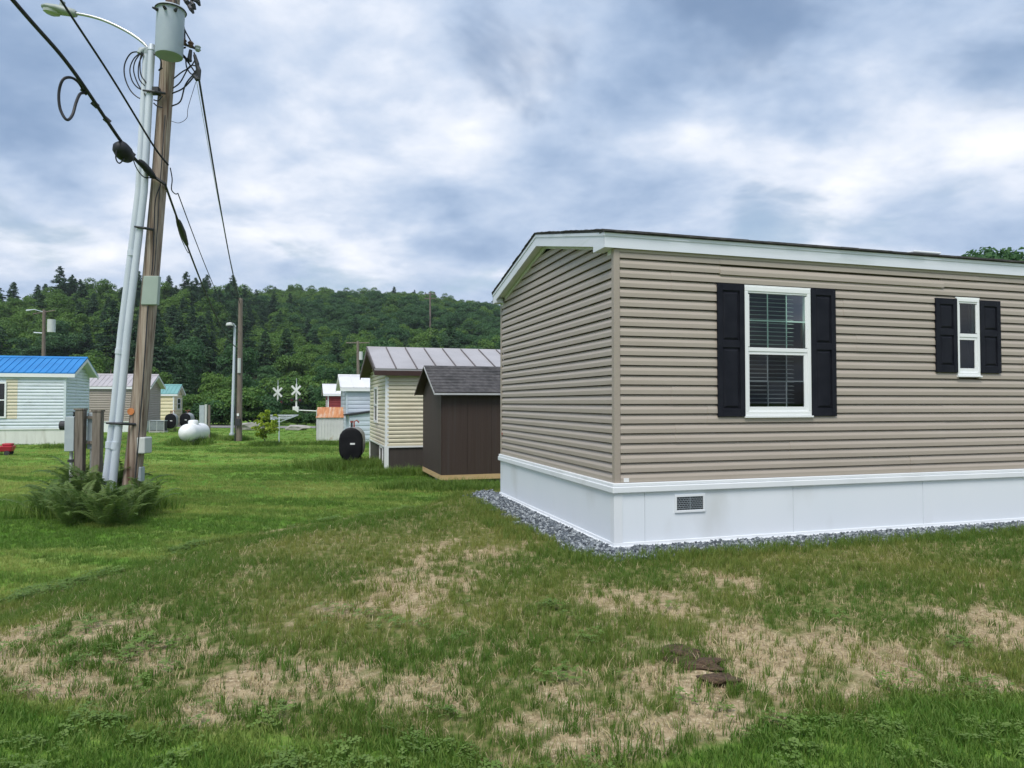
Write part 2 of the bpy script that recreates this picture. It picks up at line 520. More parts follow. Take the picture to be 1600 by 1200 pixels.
# ground material: reads what covers the soil from attributes on the sheet
def ground_mat():
    m, n, l, b, out = newmat('ground_cover')
    tc = n.new('ShaderNodeTexCoord')

    def noise(scale, detail=5, stretch=(1, 1, 1), rot=0):
        mp = n.new('ShaderNodeMapping')
        mp.inputs['Scale'].default_value = stretch
        mp.inputs['Rotation'].default_value = (0, 0, rot)
        l.new(tc.outputs['Object'], mp.inputs[0])
        t = n.new('ShaderNodeTexNoise')
        t.inputs['Scale'].default_value = scale
        t.inputs['Detail'].default_value = detail
        t.inputs['Roughness'].default_value = 0.62
        l.new(mp.outputs[0], t.inputs['Vector'])
        return t.outputs['Fac']

    def rng_(v, a, b_, c=0.0, d=1.0):
        r = n.new('ShaderNodeMapRange')
        for i, q in zip((1, 2, 3, 4), (a, b_, c, d)):
            r.inputs[i].default_value = q
        l.new(v, r.inputs[0])
        return r.outputs[0]

    def mix(f, a, b_):
        x = n.new('ShaderNodeMix')
        x.data_type = 'RGBA'
        l.new(f, x.inputs[0])
        for i, q in ((6, a), (7, b_)):
            if isinstance(q, tuple):
                x.inputs[i].default_value = (*q, 1)
            else:
                l.new(q, x.inputs[i])
        return x.outputs[2]

    def attr(nm):
        a = n.new('ShaderNodeAttribute')
        a.attribute_name = nm
        return a.outputs['Fac']
    lawn = mix(rng_(noise(0.28, 4, (0.45, 1.5, 1), -0.25), 0.40, 0.62), (0.090, 0.195, 0.024), (0.16, 0.275, 0.044))
    lawn = mix(rng_(noise(1.1, 5, (0.35, 1.6, 1), -0.3), 0.52, 0.74), lawn, (0.30, 0.34, 0.11))
    lawn = mix(rng_(noise(9, 5), 0.50, 0.78, 0, 0.55), lawn, (0.055, 0.12, 0.016))
    sand = mix(rng_(noise(3.0, 6), 0.38, 0.66), (0.45, 0.355, 0.225), (0.31, 0.235, 0.14))
    sand = mix(rng_(noise(24, 6), 0.46, 0.66, 0, 0.85), sand, (0.20, 0.15, 0.085))
    sand = mix(rng_(noise(55, 3), 0.55, 0.68, 0, 0.9), sand, (0.60, 0.51, 0.35))
    duff = mix(rng_(noise(14, 5), 0.4, 0.65), (0.10, 0.135, 0.035), (0.25, 0.215, 0.10))
    c = mix(attr('seeded'), lawn, duff)
    c = mix(attr('soil'), c, sand)
    c = mix(attr('gravelly'), c, (0.10, 0.105, 0.11))
    l.new(c, b.inputs['Base Color'])
    b.inputs['Roughness'].default_value = 0.95
    b.inputs['Specular IOR Level'].default_value = 0.1
    bp = n.new('ShaderNodeBump')
    bp.inputs['Strength'].default_value = 0.7
    bp.inputs['Distance'].default_value = 0.03
    l.new(noise(22, 6), bp.inputs['Height'])
    l.new(bp.outputs[0], b.inputs['Normal'])


ground_mat()


# ------------------------------------------------------------------ mesh helpers
class MB:
    def __init__(self):
        self.v, self.f = [], []

    def add(self, verts, faces):
        o = len(self.v)
        self.v += [tuple(p) for p in verts]
        self.f += [tuple(i + o for i in f) for f in faces]
        return self

    def box(self, x0, x1, y0, y1, z0, z1):
        return self.add([(x0, y0, z0), (x1, y0, z0), (x1, y1, z0), (x0, y1, z0), (x0, y0, z1), (x1, y0, z1), (x1, y1, z1), (x0, y1, z1)],
                        [(0, 3, 2, 1), (4, 5, 6, 7), (0, 1, 5, 4), (1, 2, 6, 5), (2, 3, 7, 6), (3, 0, 4, 7)])

    def loft(self, rings, cap=True):
        n = len(rings[0])
        vs_ = [p for r in rings for p in r]
        fs = []
        for k in range(len(rings) - 1):
            for i in range(n):
                j = (i + 1) % n
                fs.append((k * n + i, k * n + j, (k + 1) * n + j, (k + 1) * n + i))
        if cap:
            fs.append(tuple(range(n))[::-1])
            fs.append(tuple((len(rings) - 1) * n + i for i in range(n)))
        return self.add(vs_, fs)

    def tube(self, pts, r, n=8, cap=True):
        pts = [Vector(p) for p in pts]
        rs = r if isinstance(r, (list, tuple)) else [r] * len(pts)
        rings = []
        ref = None
        for i, p in enumerate(pts):
            t = (pts[min(i + 1, len(pts) - 1)] - pts[max(i - 1, 0)]).normalized()
            if ref is None:
                ref = Vector((1, 0, 0)) if abs(t.x) < 0.8 else Vector((0, 1, 0))
            a = (ref - t * ref.dot(t)).normalized()
            b = t.cross(a)
            ref = a
            rings.append([p + (a * math.cos(2 * PI * k / n) + b * math.sin(2 * PI * k / n)) * rs[i] for k in range(n)])
        return self.loft(rings, cap)

    def prism(self, poly, d):
        """closed polygon (list of 3d points) pushed along vector d"""
        d = Vector(d)
        a = [Vector(p) for p in poly]
        return self.loft([a, [p + d for p in a]])

    def build(self, name, mat, parent=None, smooth=False, bevel=0.0, loc=None):
        me = bpy.data.meshes.new(name)
        me.from_pydata(self.v, [], self.f)
        bm = bmesh.new()
        bm.from_mesh(me)
        bmesh.ops.recalc_face_normals(bm, faces=bm.faces)
        bm.to_mesh(me)
        bm.free()
        me.materials.append(M[mat])
        if smooth:
            me.polygons.foreach_set('use_smooth', [True] * len(me.polygons))
        o = bpy.data.objects.new(name, me)
        C.objects.link(o)
        if parent:
            o.parent = parent
        if loc:
            o.location = loc
        if bevel:
            bv = o.modifiers.new('bevel', 'BEVEL')
            bv.width = bevel
            bv.segments = 2
            bv.limit_method = 'ANGLE'
        if smooth:
            try:
                me.set_sharp_from_angle(angle=R(40))
            except Exception:
                pass
        return o


def tag(o, label, cat=None, group=None, kind=None):
    o['label'] = label
    if cat:
        o['category'] = cat
    if group:
        o['group'] = group
    if kind:
        o['kind'] = kind
    return o


def thing(name, label, cat, loc=(0, 0, 0), rz=0.0, group=None):
    o = bpy.data.objects.new(name, None)
    o.empty_display_size = 0.3
    C.objects.link(o)
    o.location = loc
    o.rotation_euler = (0, 0, rz)
    return tag(o, label, cat, group)


def dup(root, loc, rz, label=None, scale=None):
    r = root.copy()
    C.objects.link(r)
    r.location = loc
    r.rotation_euler = (0, 0, rz)
    if scale:
        r.scale = (scale,) * 3 if isinstance(scale, (int, float)) else scale
    if label:
        r['label'] = label
    for ch in list(root.children):
        c = ch.copy()
        C.objects.link(c)
        c.parent = r
        for g in list(ch.children):
            d = g.copy()
            C.objects.link(d)
            d.parent = c
    return r


def np_mesh(name, verts, faces4, mats, attrs=None, matidx=None):
    me = bpy.data.meshes.new(name)
    verts = np.asarray(verts, np.float32)
    faces4 = np.asarray(faces4, np.int32)
    nf, k = faces4.shape
    me.vertices.add(len(verts))
    me.vertices.foreach_set('co', verts.ravel())
    me.loops.add(nf * k)
    me.loops.foreach_set('vertex_index', faces4.ravel())
    me.polygons.add(nf)
    me.polygons.foreach_set('loop_start', np.arange(0, nf * k, k, dtype=np.int32))
    me.polygons.foreach_set('loop_total', np.full(nf, k, np.int32))
    for m in mats:
        me.materials.append(M[m])
    if matidx is not None:
        me.polygons.foreach_set('material_index', np.asarray(matidx, np.int32))
    for an, (dom, val) in (attrs or {}).items():
        a = me.attributes.new(an, 'FLOAT', dom)
        a.data.foreach_set('value', np.asarray(val, np.float32))
    me.update(calc_edges=True)
    return me


def curve_pts(p0, p1, sag, n=24):
    out = []
    for i in range(n + 1):
        t = i / n
        p = Vector(p0).lerp(Vector(p1), t)
        p.z -= sag * 4 * t * (1 - t)
        out.append(p)
    return out


def bez(pts, n=10):
    """smooth line through points (catmull-rom)"""
    P = [Vector(p) for p in pts]
    P = [P[0] * 2 - P[1]] + P + [P[-1] * 2 - P[-2]]
    out = []
    for i in range(1, len(P) - 2):
        for k in range(n):
            t = k / n
            a, b, c, d = P[i - 1], P[i], P[i + 1], P[i + 2]
            out.append(0.5 * ((2 * b) + (c - a) * t + (2 * a - 5 * b + 4 * c - d) * t * t + (3 * b - a - 3 * c + d) * t ** 3))
    out.append(P[-2])
    return out


# ------------------------------------------------------------------ scatter (only for stuff nobody could count)
def source_collection(name, meshes):
    col = bpy.data.collections.new(name)
    for i, me in enumerate(meshes):
        o = bpy.data.objects.new('%s_%02d' % (name, i), me)
        col.objects.link(o)
    return col


def scatter(name, col, pts, rot, scl, idx, tint, label, cat):
    me = bpy.data.meshes.new(name)
    n = len(pts)
    me.vertices.add(n)
    me.vertices.foreach_set('co', np.asarray(pts, np.float32).ravel())
    a = me.attributes.new('rot', 'FLOAT_VECTOR', 'POINT')
    a.data.foreach_set('vector', np.asarray(rot, np.float32).ravel())
    a = me.attributes.new('scl', 'FLOAT', 'POINT')
    a.data.foreach_set('value', np.asarray(scl, np.float32))
    a = me.attributes.new('idx', 'INT', 'POINT')
    a.data.foreach_set('value', np.asarray(idx, np.int32))
    a = me.attributes.new('tint', 'FLOAT', 'POINT')
    a.data.foreach_set('value', np.asarray(tint, np.float32))
    o = bpy.data.objects.new(name, me)
    C.objects.link(o)
    ng = bpy.data.node_groups.new(name + '_nodes', 'GeometryNodeTree')
    ng.interface.new_socket('Geometry', in_out='INPUT', socket_type='NodeSocketGeometry')
    ng.interface.new_socket('Geometry', in_out='OUTPUT', socket_type='NodeSocketGeometry')
    N, L = ng.nodes, ng.links
    gi, go = N.new('NodeGroupInput'), N.new('NodeGroupOutput')
    ci = N.new('GeometryNodeCollectionInfo')
    ci.inputs['Collection'].default_value = col
    ci.inputs['Separate Children'].default_value = True
    ci.inputs['Reset Children'].default_value = True
    ip = N.new('GeometryNodeInstanceOnPoints')
    ip.inputs['Pick Instance'].default_value = True

    def na(nm, dt):
        q = N.new('GeometryNodeInputNamedAttribute')
        q.data_type = dt
        q.inputs['Name'].default_value = nm
        return q.outputs[0]
    L.new(gi.outputs[0], ip.inputs['Points'])
    L.new(ci.outputs[0], ip.inputs['Instance'])
    L.new(na('idx', 'INT'), ip.inputs['Instance Index'])
    e2r = N.new('FunctionNodeEulerToRotation')
    L.new(na('rot', 'FLOAT_VECTOR'), e2r.inputs[0])
    L.new(e2r.outputs[0], ip.inputs['Rotation'])
    L.new(na('scl', 'FLOAT'), ip.inputs['Scale'])
    L.new(ip.outputs[0], go.inputs[0])
    md = o.modifiers.new('scatter', 'NODES')
    md.node_group = ng
    tag(o, label, cat, kind='stuff')
    return o


# ================================================================== SETTING
# ---- what covers the soil
BARE = []                              # (x, y, radius) bare sandy patches read from the photograph
for px_, py_, r_ in ((40, 985, 0.5), (20, 1045, 0.35), (250, 1025, 0.28), (60, 1085, 0.4), (395, 1085, 0.36), (500, 1065, 0.26), (640, 905, 0.75), (600, 940, 0.5),
                     (650, 1075, 0.35), (770, 868, 0.55), (1000, 940, 0.5), (1050, 1075, 0.35), (1170, 1015, 0.5), (1300, 1020, 0.5), (1240, 1060, 0.4),
                     (1420, 1060, 0.45), (1500, 1065, 0.4), (1570, 975, 0.45), (1575, 1085, 0.35), (930, 1140, 0.38), (1010, 1140, 0.25), (830, 1130, 0.22),
                     (1350, 1095, 0.3), (1150, 910, 0.4), (160, 985, 0.3), (740, 790, 0.5), (690, 850, 0.3), (870, 1090, 0.22), (1120, 1120, 0.3)):
    g_ = G(px_, py_)
    BARE.append((g_.x, g_.y, r_))
NEAR_EDGE = np.array([G(a, b)[:2] for a, b in ((-400, 1085), (0, 1105), (200, 1130), (400, 1150), (600, 1165), (800, 1185), (950, 1190), (1100, 1165), (1250, 1130), (1400, 1105), (1600, 1090), (1900, 1065))])


def cover(x, y):
    """returns (seeded 0..1, soil 0..1, gravelly 0..1)"""
    d = crease_dist(x, y)
    edge = np.interp(x, NEAR_EDGE[:, 0], NEAR_EDGE[:, 1]) + (fbm(x * 2.5, y * 2.5, 3) - 0.5) * 0.35
    seeded = sstep(-0.15, 0.35, d + (fbm(x * 1.5 + 8, y * 1.5, 3) - 0.5) * 0.5) * sstep(-0.06, 0.10, y - edge)
    hd = house_dist(x, y)
    n1 = fbm(x * 1.15 + 4, y * 1.15 + 31, 4)
    n2 = fbm(x * 5.0, y * 5.0 + 3, 4)
    n3 = fbm(x * 17.0, y * 17.0 + 3, 3)
    bare = np.zeros(np.shape(x))
    for bx, by, br in BARE:
        bare = np.maximum(bare, np.exp(-((x - bx) ** 2 + (y - by) ** 2) / (br * br) * 0.9))
    near = 1 - sstep(4.6, 7.0, y)
    s = 0.52 * bare + 0.50 * (n1 - 0.5) + 0.95 * (n2 - 0.5) + 0.75 * (n3 - 0.5) + 0.12 * near
    soil = sstep(0.27, 0.55, s) * seeded
    cre = np.exp(-((d + 0.05) / 0.17) ** 2) * sstep(0.47, 0.62, fbm(x * 1.4 + 4, y * 1.4 + 11, 3) + 0.10 * sstep(8.5, 6.5, y))
    soil = np.maximum(soil, cre * 0.85)
    gr = 1 - sstep(0.40, 0.58, hd + (fbm(x * 4, y * 4 + 60, 3) - 0.5) * 0.25)
    return seeded * (1 - gr), soil * (1 - gr), gr


def axis_lines(fine0, fine1, step, lo, hi, grow=1.13):
    mid = list(np.arange(fine0, fine1 + 1e-6, step))
    s, x, a = step, fine1, []
    while x < hi:
        s *= grow
        x += s
        a.append(x)
    s, x, b = step, fine0, []
    while x > lo:
        s *= grow
        x -= s
        b.append(x)
    return np.array(b[::-1] + mid + a)


gx = axis_lines(-8.0, 6.5, 0.055, -2500, 2500)
gy = axis_lines(2.2, 14.0, 0.055, -400, 3000)
XX, YY = np.meshgrid(gx, gy, indexing='ij')
ZZ = ground_h(XX, YY)
sd_, so_, gr_ = cover(XX, YY)
far_ = (np.abs(XX) > 40) | (YY > 60) | (YY < -20)
sd_[far_] = 0
so_[far_] = 0
nx_, ny_ = XX.shape
ii = np.arange(nx_ * ny_).reshape(nx_, ny_)
fq = np.stack([ii[:-1, :-1], ii[1:, :-1], ii[1:, 1:], ii[:-1, 1:]], -1).reshape(-1, 4)
gme = np_mesh('ground', np.stack([XX, YY, ZZ], -1).reshape(-1, 3), fq, ['ground_cover'],
              {'seeded': ('POINT', sd_.ravel()), 'soil': ('POINT', so_.ravel()), 'gravelly': ('POINT', gr_.ravel())})
gme.polygons.foreach_set('use_smooth', np.ones(len(gme.polygons), bool))
ground = bpy.data.objects.new('ground', gme)
C.objects.link(ground)
ground['kind'] = 'structure'

# ---- hill
hx = np.linspace(-700, 800, 130)
hyv = np.concatenate([np.linspace(114, 460, 84), np.linspace(480, 900, 22)])
HX, HY = np.meshgrid(hx, hyv, indexing='ij')
HZ = hill_h(HX, HY) - 0.3
HZ[(HY < 117)] = -1.5
ii = np.arange(HX.size).reshape(HX.shape)
fq = np.stack([ii[:-1, :-1], ii[1:, :-1], ii[1:, 1:], ii[:-1, 1:]], -1).reshape(-1, 4)
hme = np_mesh('hill', np.stack([HX, HY, HZ], -1).reshape(-1, 3), fq, ['hill_soil'])
hill = bpy.data.objects.new('hill', hme)
C.objects.link(hill)
hill['kind'] = 'structure'


# ---- road
def ribbon(name, mat, pts, width, dz):
    P = bez([Vector((x, y, 0)) for x, y in pts], 10)
    mb = MB()
    v, f = [], []
    for i, p in enumerate(P):
        t = (P[min(i + 1, len(P) - 1)] - P[max(i - 1, 0)]).normalized()
        nrm = Vector((-t.y, t.x, 0))
        for s in (-1, -0.33, 0.33, 1):
            q = p + nrm * s * width / 2
            v.append((q.x, q.y, gh(q.x, q.y) + dz))
    for i in range(len(P) - 1):
        for k in range(3):
            f.append((i * 4 + k, i * 4 + k + 1, (i + 1) * 4 + k + 1, (i + 1) * 4 + k))
    mb.add(v, f)
    o = mb.build(name, mat)
    o['kind'] = 'structure'
    return o


ribbon('road', 'asphalt_worn', [(30, 56), (8, 56.5), (-8, 56), (-18, 56.3), (-24, 58.0), (-29, 62), (-38, 71), (-52, 79), (-80, 86)], 4.6, 0.03)


# ================================================================== siding helper
PROF = [(-0.016, 0.004), (0.0235, 0.0), (0.0235, 0.043), (0.0175, 0.058), (0.004, 0.085), (-0.003, 0.0935), (-0.016, 0.0935)]


def course(mb, face, a0, a1, z0, hgt=0.1016, sx=1, scale=1.0, proud=0.0):
    """one lap of siding. face 'f': front wall (plane y=0, out -y, runs in x); face 'g': gable wall (plane x=0, out -x*sx, runs in y)"""
    k = hgt / 0.1016
    rings = [[], []]
    for o, h in PROF:
        z = z0 + h * k
        o2 = o * scale + proud
        for e, fn in ((0, a0), (1, a1)):
            a = fn(z)
            rings[e].append((a * sx, -o2, z) if face == 'f' else (-o2 * sx, a, z))
    mb.loft(rings)


# ================================================================== THE NEW HOME
home = thing('mobile_home', 'new tan vinyl sided mobile home with white skirting and black window shutters', 'mobile home', (HC[0], HC[1], 0), HA)
SK = 0.672          # bottom of the siding
EAVE = 3.10         # underside of the eave
RISE = 0.48
HALF = HWID / 2
WIN = [(1.536, 2.403, 1.352, 2.78), (4.544, 4.900, 1.83, 2.775)]


def rake(z):        # inset of the gable wall at height z
    return max(0.0, (z - (EAVE - 0.02)) / RISE * HALF)


# front wall backing with window openings
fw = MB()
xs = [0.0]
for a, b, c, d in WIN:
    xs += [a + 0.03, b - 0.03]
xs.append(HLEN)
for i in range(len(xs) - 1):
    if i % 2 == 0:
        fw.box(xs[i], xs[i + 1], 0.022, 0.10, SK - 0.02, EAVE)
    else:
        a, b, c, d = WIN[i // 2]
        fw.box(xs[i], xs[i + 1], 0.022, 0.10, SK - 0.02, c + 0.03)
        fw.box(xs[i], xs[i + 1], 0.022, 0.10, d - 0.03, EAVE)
front_wall = fw.build('front_wall', 'sheathing_lap_shade', home)
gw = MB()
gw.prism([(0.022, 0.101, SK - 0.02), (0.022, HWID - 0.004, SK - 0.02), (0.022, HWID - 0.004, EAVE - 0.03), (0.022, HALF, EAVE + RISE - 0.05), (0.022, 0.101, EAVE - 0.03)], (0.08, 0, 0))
gable_wall = gw.build('gable_wall', 'sheathing_lap_shade', home)
MB().box(0.106, HLEN, HWID - 0.10, HWID - 0.004, SK - 0.02, EAVE - 0.03).build('back_wall', 'siding_tan', home)
MB().box(HLEN + 0.002, HLEN + 0.1, 0.1, HWID - 0.1, SK - 0.02, EAVE - 0.03).build('end_wall', 'siding_tan', home)
MB().box(0.11, HLEN - 0.01, 0.105, HWID - 0.105, SK - 0.03, SK + 0.02).build('floor_deck', 'room_dark', home)
MB().box(0.11, HLEN - 0.01, 0.105, HWID - 0.105, EAVE - 0.25, EAVE - 0.22).build('ceiling', 'room_dark', home)
MB().box(3.4, 3.5, 0.106, HWID - 0.11, SK + 0.022, EAVE - 0.252).build('partition', 'room_dark', home)

LAP = 0.1016
random.seed(3)
nlap = int(math.ceil((EAVE - 0.012 - SK) / LAP))
joint = 0
for k in range(nlap):
    z0 = SK + k * LAP
    h = min(LAP, EAVE - 0.004 - z0)
    if k % 2 == 0:
        j0 = {22: 1.235, 20: 4.30, 4: 4.34, 8: 4.30, 10: 5.62, 14: 3.05}.get(k, random.uniform(0.8, 3.6) + (3.66 if k % 4 else 6.0))
    js = sorted(j for j in (j0 - 3.66, j0, j0 + 3.66, j0 + 7.32, j0 + 10.98, j0 + 14.64) if 0.3 < j < HLEN - 0.3)
    if k == 22:
        js = [1.235, 4.33, 8.0, 11.6]
    cuts = [0.042] + js + [HLEN]
    spans = [(cuts[i], cuts[i + 1] + (0.02 if i < len(cuts) - 2 else 0), i) for i in range(len(cuts) - 1)]
    for a, b, i in spans:
        segs = [(a, b)]
        for wa, wb, wc, wd in WIN:
            if z0 + LAP > wc + 0.04 and z0 < wd - 0.04:
                ns = []
                for s0, s1 in segs:
                    if s1 <= wa or s0 >= wb:
                        ns.append((s0, s1))
                    else:
                        if wa + 0.02 > s0:
                            ns.append((s0, wa + 0.02))
                        if wb - 0.02 < s1:
                            ns.append((wb - 0.02, s1))
                segs = ns
        for s0, s1 in segs:
            if s1 - s0 < 0.05:
                continue
            mb = MB()
            course(mb, 'f', lambda z, q=s0: q, lambda z, q=s1: q, z0 - (0.012 if k == 22 and i % 2 else 0), h, proud=((0.0085 if k == 22 else 0.003) if i % 2 else 0.0) + random.uniform(-.0004, .0004))
            mb.build('siding_board', 'siding_tan', front_wall)
k = 0
while True:
    z0 = SK + k * LAP
    if rake(z0 + LAP) > HALF - 0.12 or z0 > EAVE + RISE - 0.12:
        break
    mb = MB()
    course(mb, 'g', lambda z: max(0.042, rake(z)), lambda z: HWID - max(0.042, rake(z)), z0, proud=random.uniform(-.0005, .0005))
    mb.build('siding_board', 'siding_tan', gable_wall)
    k += 1
# corner posts
for y0, y1, nm in ((-0.026, 0.040, 0), (HWID - 0.040, HWID + 0.024, 1)):
    p = MB()
    if nm == 0:
        p.prism([(-0.026, -0.026, SK - 0.012), (0.040, -0.026, SK - 0.012), (0.040, 0.0035, SK - 0.012), (0.0035, 0.0035, SK - 0.012), (0.0035, 0.040, SK - 0.012), (-0.026, 0.040, SK - 0.012)], (0, 0, EAVE - SK + 0.01))
    else:
        p.box(-0.026, 0.0035, y0, y1, SK - 0.012, EAVE - 0.002)
    p.build('corner_post', 'post_tan', home, bevel=0.003)
# white frieze channel under the eave on the front wall
MB().box(0.041, HLEN, -0.022, 0.003, EAVE - 0.030, EAVE + 0.02).build('frieze_channel', 'siding_tan', home)

# skirting: panels, top rail (two steps), bottom track, corner trim
SKI = thing
px0 = 0.052
pn = 0
bounds = [0.052, 0.308]
while bounds[-1] < HLEN - 0.1:
    bounds.append(min(bounds[-1] + 1.83, HLEN))
VENT = (0.654, 1.018, 0.335, 0.527)
for a, b in zip(bounds[:-1], bounds[1:]):
    mb = MB()
    mb.box(a + 0.0015, b - 0.0015, -0.036, -0.008, 0.045, SK - 0.10)
    mb.box(a + 0.0015, a + 0.010, -0.0385, -0.0365, 0.046, SK - 0.101)
    mb.build('skirting_panel', 'skirt_white', home)
for a, b in ((0.052, 1.75), (1.75, 3.55), (3.55, HWID - 0.02)):
    MB().box(-0.036, -0.008, a + 0.0008, b - 0.0008, 0.045, SK - 0.10).build('skirting_panel', 'skirt_white', home)
for nm, o0, za, zb in (('top_rail', 0.066, SK - 0.105, SK - 0.040), ('top_flashing', 0.052, SK - 0.0395, SK - 0.004)):
    mb = MB()
    mb.prism([(-o0, -o0, za), (HLEN, -o0, za), (HLEN, 0.002, za), (0.002, 0.002, za), (0.002, HWID + 0.03, za), (-o0, HWID + 0.03, za)], (0, 0, zb - za))
    mb.build(nm, 'vinyl_white', home, bevel=0.008)
mb = MB()
mb.prism([(-0.072, -0.072, 0.004), (HLEN, -0.072, 0.004), (HLEN, -0.004, 0.004), (-0.004, -0.004, 0.004), (-0.004, HWID + 0.01, 0.004), (-0.072, HWID + 0.01, 0.004)], (0, 0, 0.022))
mb.prism([(-0.046, -0.046, 0.0262), (HLEN, -0.046, 0.0262), (HLEN, -0.006, 0.0262), (-0.006, -0.006, 0.0262), (-0.006, HWID + 0.01, 0.0262), (-0.046, HWID + 0.01, 0.0262)], (0, 0, 0.030))
mb.build('bottom_track', 'vinyl_white', home, bevel=0.003)
mb = MB()
mb.prism([(-0.042, -0.042, 0.057), (0.054, -0.042, 0.057), (0.054, -0.0365, 0.057), (-0.0365, -0.0365, 0.057), (-0.0365, 0.054, 0.057), (-0.042, 0.054, 0.057)], (0, 0, SK - 0.165))
mb.build('corner_trim', 'vinyl_white', home, bevel=0.002)

# crawl space vent
va, vb, vc, vd = VENT
vent = MB()
for x0, x1, z0, z1 in ((va, vb, vc, vc + 0.026), (va, vb, vd - 0.026, vd), (va, va + 0.024, vc + 0.0262, vd - 0.0262), (vb - 0.024, vb, vc + 0.0262, vd - 0.0262)):
    vent.box(x0, x1, -0.050, -0.0375, z0, z1)
vent = vent.build('foundation_vent', 'vinyl_white', home, bevel=0.003)
MB().box(va + 0.024, vb - 0.024, -0.0395, -0.0366, vc + 0.026, vd - 0.026).build('vent_screen', 'vent_dark', vent)
g = MB()
gw_, gh_ = vb - va - 0.048, vd - vc - 0.052
rows = 7
for r_ in range(rows + 1):
    z = vc + 0.026 + gh_ * r_ / rows
    g.box(va + 0.024, vb - 0.024, -0.0455, -0.0400, z - 0.0012, z + 0.0012)
for r_ in range(rows):
    z0 = vc + 0.026 + gh_ * r_ / rows
    z1 = z0 + gh_ / rows
    n_ = 10
    for c_ in range(n_):
        x = va + 0.024 + gw_ * (c_ + (0.5 if r_ % 2 else 0.0)) / n_
        if x > va + 0.03:
            g.box(x - 0.0012, x + 0.0012, -0.0452, -0.0402, z0 + 0.0018, z1 - 0.0018)
g.box((va + vb) / 2 - 0.003, (va + vb) / 2 + 0.003, -0.0475, -0.0456, vc + 0.027, vd - 0.027)
g.build('vent_grille', 'box_grey', vent)
# small plate by the corner, at the foot of the siding
MB().box(0.075, 0.135, -0.027, -0.0185, SK + 0.004, SK + 0.046).build('data_plate', 'tag_white', home)
cp = MB()
cp.box(-0.030, -0.019, HWID - 0.10, HWID - 0.06, 0.98, 1.015)
cp.build('hose_tap', 'cap_red', home)


# windows
def sash_window(a, b, c, d, cols, rows, name='window', blinds=False, sub_green=True):
    F = 0.052 if b - a > 0.5 else 0.040
    fr = MB()
    y0, y1 = -0.036, 0.05
    fr.box(a, b, y0, y1, d - F, d)
    fr.box(a, b, y0, y1, c, c + F * 0.95)
    fr.box(a, a + F * 0.85, y0, y1, c + F * 0.95, d - F)
    fr.box(b - F * 0.85, b, y0, y1, c + F * 0.95, d - F)
    w = fr.build(name, 'window_white', home, bevel=0.004)
    # outer lip and sill
    l = MB()
    l.box(a - 0.012, b + 0.012, -0.030, -0.018, d + 0.0005, d + 0.016)
    l.box(a - 0.014, b + 0.014, -0.052, -0.018, c - 0.020, c - 0.0005)
    l.build('sill', 'window_white', w, bevel=0.002)
    ia, ib, ic, id_ = a + F * 0.85, b - F * 0.85, c + F * 0.95, d - F
    mid = (ic + id_) / 2 + 0.0
    rl = 0.042
    st = 0.020 if b - a > 0.5 else 0.016
    for nm, z0, z1, yy in (('upper_sash', mid, id_, -0.028), ('lower_sash', ic, mid - 0.0005, -0.021)):
        s = MB()
        s.box(ia, ib, yy, yy + 0.024, z0, z0 + (rl if nm[0] == 'u' else rl * 1.2))
        s.box(ia, ib, yy, yy + 0.024, z1 - (rl * 0.45 if nm[0] == 'u' else rl * 0.8), z1)
        s.box(ia, ia + st, yy, yy + 0.024, z0 + rl * 1.2, z1 - rl * 0.8)
        s.box(ib - st * (1.0 if nm[0] == 'u' else 2.0), ib, yy, yy + 0.024, z0 + rl * 1.2, z1 - rl * 0.8)
        so = s.build(nm, 'window_white', w, bevel=0.002)
    for nm, z0, z1, yy, gm in (('upper', mid + rl, id_ - rl * 0.45, -0.016, 'glass_green'), ('lower', ic + rl, mid - rl * 0.8, -0.010, 'glass_screen' if cols > 1 else 'glass_dark')):
        pa, pb = ia + st, ib - st
        for i in range(cols):
            for j in range(rows):
                x0 = pa + (pb - pa) * i / cols
                x1 = pa + (pb - pa) * (i + 1) / cols
                q0 = z0 + (z1 - z0) * j / rows
                q1 = z0 + (z1 - z0) * (j + 1) / rows
                MB().add([(x0, yy, q0), (x1, yy, q0), (x1, yy, q1), (x0, yy, q1)], [(0, 1, 2, 3)]).build('pane', gm, w)
        if cols > 1:
            for i in range(1, cols):
                x = pa + (pb - pa) * i / cols
                MB().box(x - 0.007, x + 0.007, yy + 0.003, yy + 0.010, z0, z1).build('muntin', 'window_white', w)
            for j in range(1, rows):
                q = z0 + (z1 - z0) * j / rows
                MB().box(pa, pb, yy + 0.0035, yy + 0.0105, q - 0.007, q + 0.007).build('muntin', 'window_white', w)
    if blinds:
        zz = ic + 0.05
        n = 0
        while zz < id_ + 0.02:
            mb = MB()
            t = math.radians(14)
            cy, hw_ = 0.085, 0.022
            dz = math.sin(t) * hw_
            mb.prism([(ia - 0.01, cy - hw_, zz - dz), (ia - 0.01, cy + hw_, zz + dz), (ia - 0.01, cy + hw_, zz + dz + 0.003), (ia - 0.01, cy - hw_, zz - dz + 0.003)], (ib - ia - 0.10, 0, 0))
            mb.build('blind_slat', 'blind_white', w)
            zz += 0.047
    return w


sash_window(*WIN[0], 3, 2, blinds=True)
sash_window(*WIN[1], 1, 1)


